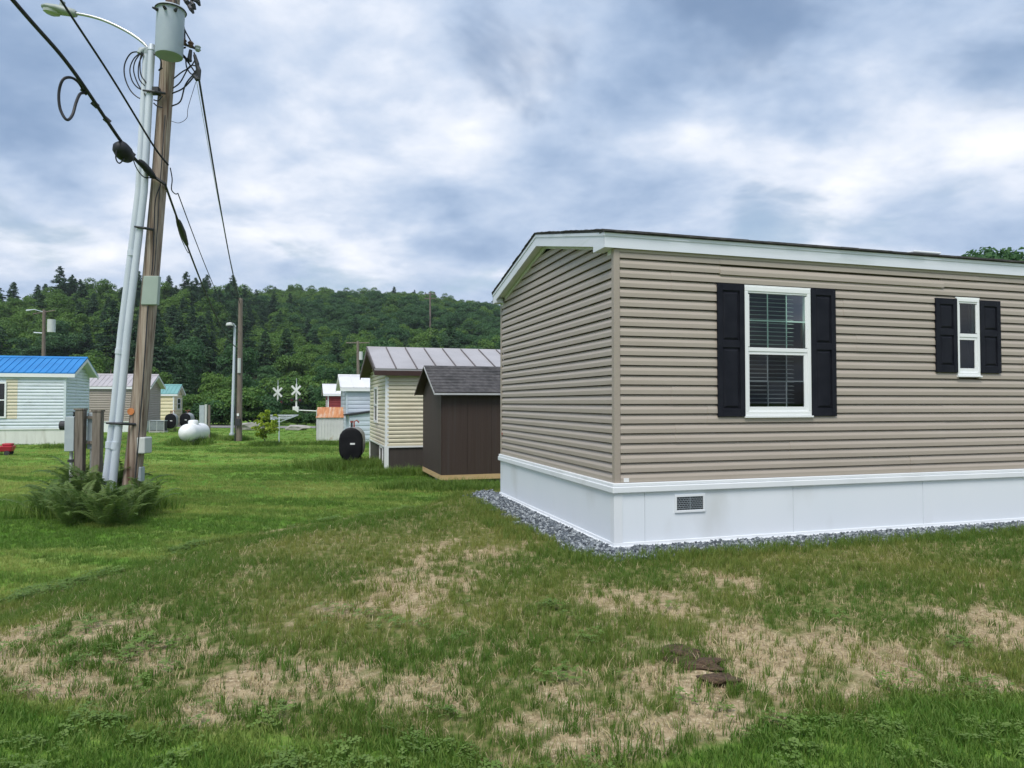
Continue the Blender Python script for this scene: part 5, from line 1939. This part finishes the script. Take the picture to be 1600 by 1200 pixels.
# ================================================================== VEGETATION
def leaves(centers, normals, size, r, aspect=0.55, droop=0.0):
    """diamond leaf clumps: centers (N,3), rough outward normals (N,3), size (N)"""
    n = len(centers)
    nn = normals + r.normal(0, 0.55, (n, 3))
    nn /= np.linalg.norm(nn, axis=1, keepdims=True) + 1e-9
    t = np.cross(nn, r.normal(0, 1, (n, 3)))
    t /= np.linalg.norm(t, axis=1, keepdims=True) + 1e-9
    b = np.cross(nn, t)
    s = size[:, None]
    off = nn * s * 0.12
    v = np.stack([centers + t * s * 0.5 - off, centers + b * s * 0.5 * aspect + off, centers - t * s * 0.5 - off, centers - b * s * 0.5 * aspect + off], 1)
    f = np.arange(n * 4).reshape(n, 4)
    return v.reshape(-1, 3), f


def broad_crown(seed, H=12.0, rad=4.2, base=0.22, nl=26, per=170, leaf=0.46, squash=1.0, lobe=(0.26, 0.46)):
    r = np.random.default_rng(seed)
    cz = H * (base + 1) / 2
    hz = H * (1 - base) / 2
    C_, N_, S_ = [], [], []
    for i in range(nl):
        while True:
            q = r.uniform(-1, 1, 3)
            if 0.25 < np.linalg.norm(q) < 0.86:
                break
        wz = 1 - 0.25 * max(q[2], 0)
        c = np.array([q[0] * rad * wz, q[1] * rad * wz, cz + q[2] * hz * 0.9])
        lr = rad * r.uniform(*lobe)
        d = r.normal(0, 1, (per, 3))
        d /= np.linalg.norm(d, axis=1, keepdims=True)
        d[:, 2] = np.where(d[:, 2] < -0.35, -d[:, 2] * 0.6, d[:, 2])
        rr_ = lr * (0.72 + 0.36 * r.random(per) ** 0.6)
        C_.append(c + d * rr_[:, None] * np.array([1, 1, 0.78 * squash]))
        N_.append(d + np.array([0, 0, 0.35]))
        S_.append(leaf * r.uniform(0.6, 1.35, per))
    return np.concatenate(C_), np.concatenate(N_), np.concatenate(S_), r


def conifer_crown(seed, H=16.0, rad=3.2, base=0.18, nwh=22, leaf=0.5, open_=0.0):
    r = np.random.default_rng(seed)
    C_, N_, S_ = [], [], []
    for i in range(nwh):
        t = i / (nwh - 1)
        z = H * (base + (1 - base) * (t ** 0.92))
        R0_ = rad * (1 - t) ** 0.62 * r.uniform(0.70, 1.20) + 0.30
        nb = int(6 + 5 * (1 - t))
        for b in range(nb):
            if r.random() < open_:
                continue
            a = r.uniform(0, 2 * PI)
            L_ = R0_ * r.uniform(0.7, 1.12)
            m = int(7 + 14 * L_)
            u = r.random(m) ** 0.7
            rr_ = u * L_
            sp = (0.10 + 0.22 * u) * r.normal(0, 1, m) * 0.9
            x = np.cos(a) * rr_ - np.sin(a) * sp
            y = np.sin(a) * rr_ + np.cos(a) * sp
            zz = z + 0.10 * rr_ - 0.16 * rr_ ** 2 / max(L_, 0.3) + r.normal(0, 0.07, m)
            C_.append(np.stack([x, y, zz], 1))
            nrm = np.tile(np.array([np.cos(a) * 0.35, np.sin(a) * 0.35, 0.9]), (m, 1))
            N_.append(nrm)
            S_.append(leaf * r.uniform(0.6, 1.3, m) * (0.9 + 0.25 * (1 - t)))
    return np.concatenate(C_), np.concatenate(N_), np.concatenate(S_), r


def crown_mesh(name, data, mat, aspect=0.6):
    c, n, s, r = data
    v, f = leaves(c, n, s, r, aspect)
    lv = np.repeat(r.random(len(c)), 4)
    return np_mesh(name, v, f, [mat], {'leafv': ('POINT', lv)})


def trunk_mesh(name, H, r0, seed, limbs=5, rad=3.0, top=0.75):
    r = random.Random(seed)
    mb = MB()
    pts = [(r.uniform(-.12, .12) * k, r.uniform(-.12, .12) * k, H * top * k / 5 - (0.8 if k == 0 else 0)) for k in range(6)]
    mb.tube(pts, [r0 * (1.25 - 0.2 * k) if k else r0 * 1.5 for k in range(6)], 8)
    for i in range(limbs):
        a = r.uniform(0, 2 * PI)
        z = H * r.uniform(0.25, 0.55)
        L_ = rad * r.uniform(0.5, 0.85)
        mb.tube([(0, 0, z), (math.cos(a) * L_ * 0.5, math.sin(a) * L_ * 0.5, z + L_ * 0.35), (math.cos(a) * L_, math.sin(a) * L_, z + L_ * 0.9)], [r0 * 0.45, r0 * 0.3, r0 * 0.1], 6)
    me = bpy.data.meshes.new(name)
    me.from_pydata(mb.v, [], mb.f)
    me.materials.append(M['bark'])
    return me


BR = [crown_mesh('crown', broad_crown(101 + i, 12 + i, 4.0 + 0.35 * i, 0.16 + 0.03 * i, 24 + 2 * i, 190), 'leaf_broad') for i in range(3)]
DK = [crown_mesh('crown', broad_crown(201 + i, 13.5 + i, 4.2, 0.14, 28, 180), 'leaf_dark') for i in range(2)]
OL = [crown_mesh('crown', broad_crown(301, 8.5, 3.8, 0.10, 24, 190, squash=0.9), 'leaf_olive')]
CN = [crown_mesh('crown', conifer_crown(401, 16, 3.4, 0.12, 36, 0.55, 0.10), 'leaf_conifer', 0.42), crown_mesh('crown', conifer_crown(402, 17.5, 4.0, 0.22, 26, 0.62, 0.22), 'leaf_conifer', 0.42),
      crown_mesh('crown', conifer_crown(403, 14.5, 3.1, 0.10, 38, 0.50, 0.05), 'leaf_conifer', 0.42)]
TB = trunk_mesh('trunk', 12.5, 0.22, 1)
TC = trunk_mesh('trunk', 16, 0.18, 2, 0, 1, 0.88)


def tree(name, label, crown, trunk, x, y, z, s, rz, group):
    t = thing(name, label, 'tree', (x, y, z), rz, group)
    t.scale = (s, s, s)
    for nm, me in (('trunk', trunk), ('crown', crown)):
        o = bpy.data.objects.new(nm, me)
        C.objects.link(o)
        o.parent = t
    return t


LB = 'leafy green broadleaf tree in the row at the foot of the wooded hill'
LD = 'dark green broadleaf tree in the row at the foot of the wooded hill'
LC = 'dark conifer tree standing in the row at the foot of the wooded hill'
LO = 'olive green rounded tree behind the blue roofed home'
GT = 'trees at the foot of the wooded hill'
rt = random.Random(21)
# front rows of single trees: (photo x, depth, kind, scale)
rows_ = []
for px_ in range(-260, 1000, 46):
    rows_.append((px_ + rt.uniform(-14, 14), rt.uniform(84, 96), rt.choice('BBDB') if not 250 < px_ < 440 else rt.choice('BDCB'), rt.uniform(0.42, 0.66)))
for px_ in range(-240, 1000, 40):
    k2 = rt.choice('BDBDC')
    if 190 < px_ < 420:
        k2 = rt.choice('CCCD')
    rows_.append((px_ + rt.uniform(-14, 14), rt.uniform(102, 122), k2, rt.uniform(0.62, 0.92)))
for px_ in range(-220, 1000, 36):
    k2 = rt.choice('BDBDC')
    if 200 < px_ < 430:
        k2 = rt.choice('CCCBD')
    rows_.append((px_ + rt.uniform(-14, 14), rt.uniform(126, 150), k2, rt.uniform(0.75, 1.05)))
for i, (px_, Y, kd, s) in enumerate(rows_):
    if 408 < px_ < 510 and Y < 118:
        Y += 34
        s *= 1.1
    x = (px_ - 800) / FPX * Y
    z = float(hill_h(np.array([x]), np.array([Y]))[0])
    z = max(z, gh(x, Y))
    rz = rt.uniform(0, 6.28)
    if kd == 'B':
        tree('broadleaf_tree', LB, BR[i % 3], TB, x, Y, z - 0.2, s, rz, GT + ', leafy')
    elif kd == 'D':
        tree('broadleaf_tree', LD, DK[i % 2], TB, x, Y, z - 0.2, s, rz, GT + ', dark')
    else:
        tree('conifer_tree', LC, CN[i % 3], TC, x, Y, z - 0.2, s * 0.98, rz, GT + ', conifers')
for i, (px_, Y, s) in enumerate(((-40, 66, 0.72), (15, 68, 0.66), (52, 65, 0.62), (98, 66, 0.68), (135, 64, 0.60), (-95, 68, 0.7), (170, 69, 0.58), (205, 67, 0.5))):
    x = (px_ - 800) / FPX * Y
    tree('olive_tree', LO, OL[0], TB, x, Y, gh(x, Y) - 0.2, s, i * 1.3, 'olive green trees behind the blue roofed home')
# tree over the roof at the right
x = (1572 - 800) / FPX * 46
tree('broadleaf_tree', 'tall dark leafy tree rising behind the roof of the new tan home', DK[1], TB, x, 46, gh(x, 46) - 0.2, 0.93, 1.0, None)

# woodland on the hill
WC = []
wsrc = []
for me_c, me_t in ((BR[0], TB), (BR[1], TB), (BR[2], TB), (DK[0], TB), (DK[1], TB), (CN[0], TC), (CN[1], TC), (CN[2], TC)):
    wsrc.append(me_c)
wcol = source_collection('woodland_source', wsrc)
pts, rot, scl, idx, tin_ = [], [], [], [], []
cell = 5.6
for gy_ in np.arange(150, 470, cell):
    half_w = 0.80 * gy_ + 30
    for gx_ in np.arange(-half_w, half_w, cell):
        x = gx_ + rt.uniform(-2.6, 2.6)
        y = gy_ + rt.uniform(-2.6, 2.6)
        a = 800 + FPX * x / y
        Rr = np.interp(a, _ha, _hr)
        if y > Rr + 25 or a > 1150 or (abs(a - 672) < 13 and 190 < y < 252):
            continue
        f = float(fbm(np.array([x * 0.016 + 9]), np.array([y * 0.016]), 3)[0])
        con = (0.10 if a < 430 else 0.03) + (0.45 if 120 < a < 400 and y < 245 else 0) + (0.20 if f > 0.56 and a < 430 else 0)
        near_ridge = y > Rr - 22
        if near_ridge and a < 400:
            con = 0.34
        if rt.random() < con:
            idx.append(5 + rt.randrange(3))
            scl.append(rt.uniform(0.62, 0.95) * (1.1 if near_ridge and a < 400 and rt.random() < 0.3 else 0.95))
        else:
            idx.append((rt.randrange(3)) if f < 0.53 or rt.random() < 0.3 else 3 + rt.randrange(2))
            scl.append(rt.uniform(0.62, 0.98))
        pts.append((x, y, float(hill_h(np.array([x]), np.array([y]))[0]) - 0.5))
        rot.append((rt.uniform(-.05, .05), rt.uniform(-.05, .05), rt.uniform(0, 6.28)))
        tin_.append(rt.random())
scatter('woodland', wcol, pts, rot, scl, idx, tin_, 'dense green mixed woodland covering the hillside', 'woodland')

# shrubs by the road
SHR = [crown_mesh('foliage', broad_crown(501 + i, 2.6, 1.9, 0.02, 20, 190, 0.24, 0.9), 'leaf_dark' if i == 1 else 'leaf_broad') for i in range(2)]
LS = 'rounded leafy shrub in the hedge along the far side of the road'
for i, (px_, Y, s) in enumerate(((300, 68, 1.15), (335, 62, 0.95), (352, 61.5, 1.05), (385, 61, 1.15), (402, 62.5, 1.1), (426, 62, 0.66), (450, 61.5, 0.58), (470, 62.5, 0.58), (490, 63, 0.55), (372, 65, 1.35), (392, 66, 1.3),
                                 (320, 70, 1.2), (515, 66, 0.9), (280, 74, 1.3), (440, 67, 0.62))):
    x = (px_ - 800) / FPX * Y
    o = thing('shrub', LS, 'shrub', (x, Y, gh(x, Y) - 0.1), i * 1.1, 'shrubs along the road')
    o.scale = (s, s, s * 0.95)
    c = bpy.data.objects.new('foliage', SHR[1 if i % 3 else 0])
    C.objects.link(c)
    c.parent = o

LU = 'bushy leafy undergrowth shrub under the trees at the foot of the hill'
for i in range(46):
    px_ = -60 + i * 25 + rt.uniform(-9, 9) if i < 34 else 392 + (i - 34) * 11.5
    Y = rt.uniform(112, 117) if 395 < px_ < 520 else rt.uniform(78, 84)
    if 395 < px_ < 520:
        px_ += rt.uniform(-6, 6)
    x = (px_ - 800) / FPX * Y
    sz = rt.uniform(1.0, 1.5) * (1.7 if Y > 100 else 1.0)
    o = thing('shrub', LU, 'shrub', (x, Y, max(gh(x, Y), float(hill_h(np.array([x]), np.array([Y]))[0])) - 0.2), i * 0.9, 'undergrowth at the foot of the hill')
    o.scale = (sz * 1.1, sz, sz)
    c = bpy.data.objects.new('foliage', SHR[i % 2])
    C.objects.link(c)
    c.parent = o
# young bright tree
p = G(416, 697)
kk = p.y / FPX
yh = (697 - 640) * kk
yt = thing('young_tree', 'young bright yellow green sapling on the lawn near the clothes dryer', 'tree', (p.x, p.y, p.z))
cr_ = crown_mesh('crown', broad_crown(601, yh * 1.05, 0.72, 0.10, 40, 30, 0.125, 1.0, (0.12, 0.26)), 'leaf_yellow', 0.6)
o = bpy.data.objects.new('crown', cr_)
C.objects.link(o)
o.parent = yt
o = bpy.data.objects.new('trunk', trunk_mesh('trunk', yh, 0.022, 9, 6, 0.6))
C.objects.link(o)
o.parent = yt


# ferns: a shuttlecock of arching fronds each
def frond_mesh(L_, seed, nleaf=34):
    r = np.random.default_rng(seed)
    V, F, A = [], [], []

    def spine(t):
        return np.array([t * L_ * 0.80, 0, L_ * (1.10 * t - 0.62 * t ** 2.4)])
    for i in range(nleaf):
        t = 0.10 + 0.90 * i / (nleaf - 1)
        w = L_ * 0.17 * math.sin(PI * min(1, 0.12 + 0.88 * t)) ** 0.7 * (1.06 - 0.5 * t)
        p0 = spine(t)
        tg = spine(min(1, t + 0.02)) - spine(t - 0.02)
        tg /= np.linalg.norm(tg)
        for s in (-1, 1):
            d = np.array([0, s, 0]) * 0.93 + tg * 0.42 + np.array([0, 0, -0.10]) + r.normal(0, 0.06, 3)
            d /= np.linalg.norm(d)
            wd = L_ * 0.0125
            o = len(V)
            V += [p0 - tg * wd, p0 + d * w * 0.45 - tg * wd * 1.1 + np.array([0, 0, 0.012]), p0 + d * w, p0 + d * w * 0.45 + tg * wd * 1.1 + np.array([0, 0, 0.012])]
            F.append((o, o + 1, o + 2, o + 3))
            A += [r.random()] * 4
    for i in range(8):
        t0, t1 = i / 8, (i + 1) / 8
        a, b = spine(t0), spine(t1)
        o = len(V)
        k = 0.006 * L_ * (1.2 - t0)
        V += [a + [0, -k, 0], b + [0, -k, 0], b + [0, k, 0.002], a + [0, k, 0.002]]
        F.append((o, o + 1, o + 2, o + 3))
        A += [0.4] * 4
    return np_mesh('frond', np.array(V), np.array(F), ['leaf_fern'], {'leafv': ('POINT', np.array(A))})


FR = [frond_mesh(1.0, 700 + i) for i in range(3)]
rf_ = random.Random(5)
LF = 'green ostrich fern in the clump around the foot of the utility pole'
fern_px = ((92, 806, 0.62), (120, 816, 0.72), (150, 818, 0.74), (180, 816, 0.7), (207, 812, 0.62), (105, 792, 0.72), (138, 795, 0.95), (168, 795, 1.0), (196, 794, 0.8), (218, 800, 0.62), (120, 780, 0.85), (155, 780, 1.05), (185, 782, 0.85), (82, 798, 0.6))
fern_px += ((72, 810, 0.7), (226, 806, 0.7), (165, 824, 0.66), (105, 822, 0.62), (200, 822, 0.6))
for i, (a, b, L_) in enumerate(fern_px):
    p = G(a, b)
    f_ = thing('fern', LF, 'fern', (p.x, p.y, p.z - 0.02), rf_.uniform(0, 6), 'ferns around the pole')
    n = 13
    for k in range(n):
        o = bpy.data.objects.new('frond', FR[rf_.randrange(3)])
        C.objects.link(o)
        o.parent = f_
        s = L_ * rf_.uniform(0.85, 1.3)
        o.scale = (s, s, s)
        o.rotation_euler = (rf_.uniform(-.2, .2), rf_.uniform(-0.55, 0.15), 2 * PI * k / n + rf_.uniform(-.25, .25))


# ------------------------------------------------------------------ grass
def tuft_mesh(name, mat, seed, nb, h, spread, width, bend, broad=False):
    r = np.random.default_rng(seed)
    V, F, A = [], [], []
    for i in range(nb):
        a = r.uniform(0, 2 * PI)
        rr_ = spread * math.sqrt(r.random())
        x, y = math.cos(a) * rr_, math.sin(a) * rr_
        d = r.uniform(0, 2 * PI)
        hh_ = h * r.uniform(0.55, 1.15)
        bn = bend * r.uniform(0.2, 1.3) * hh_
        dx_, dy_ = math.cos(d), math.sin(d)
        px_, py2 = -dy_, dx_
        w = width * r.uniform(0.7, 1.3)
        o = len(V)
        for t in (0, 0.55):
            cx, cy, cz = x + dx_ * bn * t ** 2, y + dy_ * bn * t ** 2, hh_ * t
            ww = w * (1 - 0.35 * t) / 2
            V += [(cx - px_ * ww, cy - py2 * ww, cz), (cx + px_ * ww, cy + py2 * ww, cz)]
        V += [(x + dx_ * bn - px_ * w * 0.06, y + dy_ * bn - py2 * w * .06, hh_ * 0.97), (x + dx_ * bn + px_ * w * 0.06, y + dy_ * bn + py2 * w * .06, hh_ * 0.97)]
        F += [(o, o + 1, o + 3, o + 2), (o + 2, o + 3, o + 5, o + 4)]
        A += [r.random()] * 6
    return np_mesh(name, np.array(V), np.array(F), [mat], {'leafv': ('POINT', np.array(A))})


def clover_mesh(name, seed):
    r = np.random.default_rng(seed)
    V, F, A = [], [], []
    for i in range(12):
        cx, cy = r.normal(0, 0.045, 2)
        z = r.uniform(0.025, 0.06)
        a0 = r.uniform(0, 6.28)
        s = r.uniform(0.012, 0.02)
        la = r.random()
        for k in range(3):
            a = a0 + k * 2 * PI / 3
            o = len(V)
            d = np.array([math.cos(a), math.sin(a), r.uniform(-0.25, 0.35)])
            n_ = np.array([-math.sin(a), math.cos(a), 0])
            c = np.array([cx, cy, z])
            V += [c, c + d * s * 0.75 + n_ * s * 0.55, c + d * s * 1.15, c + d * s * 0.75 - n_ * s * 0.55]
            F.append((o, o + 1, o + 2, o + 3))
            A += [la] * 4
    return np_mesh(name, np.array(V), np.array(F), [ 'leaf_clover'], {'leafv': ('POINT', np.array(A))})


gcol = source_collection('grass_source',
    [tuft_mesh('t', 'blade_lawn', 1 + i, 16, 0.050, 0.060, 0.0055, 0.6) for i in range(3)] +          # 0-2 lawn
    [tuft_mesh('t', 'blade_new', 11 + i, 9, 0.085, 0.028, 0.0042, 0.45) for i in range(4)] +           # 3-6 new grass
    [tuft_mesh('t', 'blade_straw', 21 + i, 7, 0.045, 0.05, 0.0040, 1.3) for i in range(2)] +           # 7-8 straw
    [clover_mesh('t', 31 + i) for i in range(2)] +                                                     # 9-10 clover
    [tuft_mesh('t', 'blade_lawn', 41 + i, 26, 0.055, 0.20, 0.016, 0.5) for i in range(2)] +            # 11-12 far lawn
    [tuft_mesh('t', 'blade_lawn', 51 + i, 22, 0.34, 0.14, 0.018, 0.55) for i in range(2)])             # 13-14 tall grass
gr = np.random.default_rng(77)


def wedge(y0, y1, n, margin=0.9):
    """points spread evenly over the part of the ground in view (plus a margin) between two depths"""
    y = np.sqrt(gr.random(n) * (y1 * y1 - y0 * y0) + y0 * y0)
    x = (gr.random(n) * 2 - 1) * y * 0.80 + gr.normal(0, margin * 0.3, n)
    return x, y


P_, R_, S_, I_, T_ = [], [], [], [], []


def put(x, y, i, s, t, tilt=0.15):
    n = len(x)
    if n == 0:
        return
    z = ground_h(x, y)
    P_.append(np.stack([x, y, z], 1))
    R_.append(np.stack([gr.normal(0, tilt, n), gr.normal(0, tilt, n), gr.random(n) * 6.28], 1))
    S_.append(np.broadcast_to(s, (n,)).astype(float))
    I_.append(np.broadcast_to(i, (n,)).astype(int))
    T_.append(np.clip(np.broadcast_to(t, (n,)), 0, 1))


def blocked(x, y):
    return house_dist(x, y) < 0.02


def lawn_tint(x, y):
    """mowing swaths and paler, drier streaks across the old lawn"""
    q = y + 0.28 * x
    return (fbm(x * 0.16 + 2, q * 0.75, 3) - 0.43) * 4.2 + (fbm(x * 0.5 + 20, q * 2.6, 3) - 0.5) * 1.8


# (a) seeded strip and mound
for y0, y1, dens in ((2.5, 4.5, 900), (4.5, 7.0, 650), (7.0, 10, 420), (10, 14, 260)):
    n = int(dens * 0.80 * (y1 * y1 - y0 * y0))
    x, y = wedge(y0, y1, n)
    sd, so, gv = cover(x, y)
    cl_ = fbm(x * 3.2 + 70, y * 3.2, 3)
    keep = (sd > 0.4) & (gr.random(n) < np.clip((1.15 - so) * (0.80 + 1.8 * (cl_ - 0.40)), 0.24, 1)) & (gv < 0.45) & ~blocked(x, y)
    x, y, cl_, so = x[keep], y[keep], cl_[keep], so[keep]
    dry = fbm(x * 0.8 + 12, y * 0.8 + 3, 3)
    put(x, y, 3 + gr.integers(0, 4, len(x)), gr.uniform(0.55, 1.15, len(x)) * (0.8 + 0.7 * np.clip(cl_ - 0.4, 0, 0.4)), (dry - 0.46) * 2.4 + gr.normal(0.14, 0.2, len(x)))
    n2 = int(n * 0.30)
    x, y = wedge(y0, y1, n2)
    sd, so, gv = cover(x, y)
    keep = (sd > 0.4) & (gv < 0.4) & (gr.random(n2) < 0.35 + 0.5 * so) & ~blocked(x, y)
    put(x[keep], y[keep], 7 + gr.integers(0, 2, keep.sum()), gr.uniform(0.6, 1.2, keep.sum()), gr.random(keep.sum()))
# (b) established lawn near the camera and left of the mound
for y0, y1, dens, s in ((2.3, 4.2, 900, 0.95), (4.2, 8, 330, 1.0), (8, 14, 230, 1.1), (14, 22, 60, 1.4)):
    n = int(dens * 0.80 * (y1 * y1 - y0 * y0))
    x, y = wedge(y0, y1, n)
    sd, so, gv = cover(x, y)
    keep = (sd < 0.6) & (gr.random(n) < 1.0 - so * 0.9) & (gv < 0.3) & ~blocked(x, y)
    x, y = x[keep], y[keep]
    t = lawn_tint(x, y) + gr.normal(0.06, 0.15, len(x))
    put(x, y, gr.integers(0, 3, len(x)), s * gr.uniform(0.6, 1.15, len(x)), t)
for y0, y1, dens in ((9.5, 13, 8), (13, 20, 16), (20, 34, 13), (34, 54, 5)):
    n = int(dens * 0.80 * (y1 * y1 - y0 * y0))
    x, y = wedge(y0, y1, n)
    kp = (x < 4) & (crease_dist(x, y) < -0.1) & ~blocked(x, y)
    x, y = x[kp], y[kp]
    t = lawn_tint(x, y) + gr.normal(0, 0.15, len(x))
    put(x, y, 11 + gr.integers(0, 2, len(x)), gr.uniform(0.6, 1.1, len(x)) * (0.75 if y0 < 15 else 1.0), t)
# (c) clover in the near lawn and along the foot of the mound
n = 1700
x, y = wedge(2.4, 4.4, n)
sd, so, gv = cover(x, y)
keep = (sd < 0.75) & (fbm(x * 2.6 + 33, y * 2.6, 3) > 0.50) & (gr.random(n) < 0.5)
put(x[keep], y[keep], 9 + gr.integers(0, 2, keep.sum()), gr.uniform(0.55, 1.0, keep.sum()), gr.random(keep.sum()))
n = 60000
x, y = wedge(4.0, 12.5, n)
d = crease_dist(x, y)
keep = (np.abs(d + 0.02) < 0.13 + gr.normal(0, 0.06, n)) & (fbm(x * 1.8 + 13, y * 1.8, 3) > 0.50) & (gr.random(n) < 0.6)
put(x[keep], y[keep], 9 + gr.integers(0, 2, keep.sum()), gr.uniform(0.7, 1.2, keep.sum()), gr.random(keep.sum()) * 0.6)
n = 7000
x, y = wedge(3.0, 5.2, n)
sd, so, gv = cover(x, y)
keep = (sd > 0.5) & (fbm(x * 3.2 + 3, y * 3.2 + 50, 3) > 0.64) & (gr.random(n) < 0.18) & (np.hypot(x - 1.12, y - 4.0) > 0.5)
put(x[keep], y[keep], 9 + gr.integers(0, 2, keep.sum()), gr.uniform(0.6, 1.1, keep.sum()), gr.random(keep.sum()))
# (d) taller grass left standing round tanks, posts, sheds
for px_, py2, rx, ry, n, s in ((548, 732, 1.3, 0.9, 420, 0.75), (640, 742, 1.7, 0.5, 220, 0.55), (296, 694, 0.9, 0.9, 260, 0.85), (322, 687, 0.6, 0.5, 120, 0.9), (368, 688, 0.7, 0.5, 130, 0.7), (416, 697, 0.8, 0.6, 130, 0.6),
                               (690, 765, 1.5, 0.35, 260, 0.55), (745, 768, 1.2, 0.3, 180, 0.45), (120, 700, 1.6, 0.3, 80, 0.6), (520, 695, 2.2, 0.5, 170, 0.6), (150, 800, 1.0, 0.8, 220, 0.7), (440, 705, 3.0, 1.2, 260, 0.45)):
    p = G(px_, py2)
    n = int(n * 1.8)
    x = p.x + gr.normal(0, rx * 0.45, n)
    y = p.y + gr.normal(0, ry * 0.45, n)
    put(x, y, 13 + gr.integers(0, 2, n), s * gr.uniform(0.6, 1.35, n), gr.random(n) * 0.35)
# along the gravel and home edge: longer sprouts
n = 1300
u = gr.uniform(-0.75, 9, n)
w = -gr.uniform(0.42, 0.78, n)
x = HC[0] + u * HU[0] + w * HW[0]
y = HC[1] + u * HU[1] + w * HW[1]
put(x, y, 3 + gr.integers(0, 4, n), gr.uniform(0.8, 1.45, n), gr.random(n) * 0.4)
n = 600
w = gr.uniform(-0.5, 5.2, n)
u = -gr.uniform(0.5, 0.95, n)
x = HC[0] + u * HU[0] + w * HW[0]
y = HC[1] + u * HU[1] + w * HW[1]
put(x, y, 3 + gr.integers(0, 4, n), gr.uniform(0.8, 1.35, n), gr.random(n) * 0.6)
scatter('grass', gcol, np.concatenate(P_), np.concatenate(R_), np.concatenate(S_), np.concatenate(I_), np.concatenate(T_), 'green lawn grass and sparse new blades sprouting from sandy soil', 'grass')

# gravel strip round the skirting
scol = source_collection('stone_source', [rock_mesh('stone', 900 + i, 'gravel_stone', 0.7, 1, 0.42) for i in range(5)])
n = 15000
pu, pw = [], []
u = gr.uniform(-0.8, 8.5, n)
w = gr.uniform(-0.75, HWID + 0.7, n)
x = HC[0] + u * HU[0] + w * HW[0]
y = HC[1] + u * HU[1] + w * HW[1]
hd = house_dist(x, y)
keep = hd > 0.05
u = np.concatenate([gr.uniform(-0.7, 8.5, 12500), -gr.uniform(0.05, 0.72, 8500)])
w = np.concatenate([-gr.uniform(0.05, 0.72, 12500), gr.uniform(-0.6, HWID + 0.55, 8500)])
x = HC[0] + u * HU[0] + w * HW[0]
y = HC[1] + u * HU[1] + w * HW[1]
hd = house_dist(x, y)
_, _, gv = cover(x, y)
keep = (hd > 0.075) & (gr.random(len(x)) < np.clip(gv * 1.2, 0.0, 1))
x, y, hd = x[keep], y[keep], hd[keep]
n = len(x)
z = ground_h(x, y) + gr.uniform(0.0, 0.022, n)
scatter('gravel', scol, np.stack([x, y, z], 1), gr.uniform(0, 6.28, (n, 3)), gr.uniform(0.022, 0.047, n), gr.integers(0, 5, n), gr.random(n), 'grey crushed stone gravel strip along the white skirting', 'gravel')

# ------------------------------------------------------------------ thin summer haze between the yard and the ridge
hm = bpy.data.materials.new('haze_air')
hm.use_nodes = True
hn = hm.node_tree.nodes
hn.clear()
ho = hn.new('ShaderNodeOutputMaterial')
hv_ = hn.new('ShaderNodeVolumePrincipled')
hv_.inputs['Color'].default_value = (0.78, 0.86, 0.97, 1)
hv_.inputs['Density'].default_value = 0.00017
hm.node_tree.links.new(hv_.outputs[0], ho.inputs['Volume'])
M['haze_air'] = hm
hz_ = MB().box(-760, 860, -60, 940, -3.0, 110.0).build('haze', 'haze_air')
tag(hz_, 'thin pale summer haze over the yard and the wooded hill', 'haze', kind='stuff')
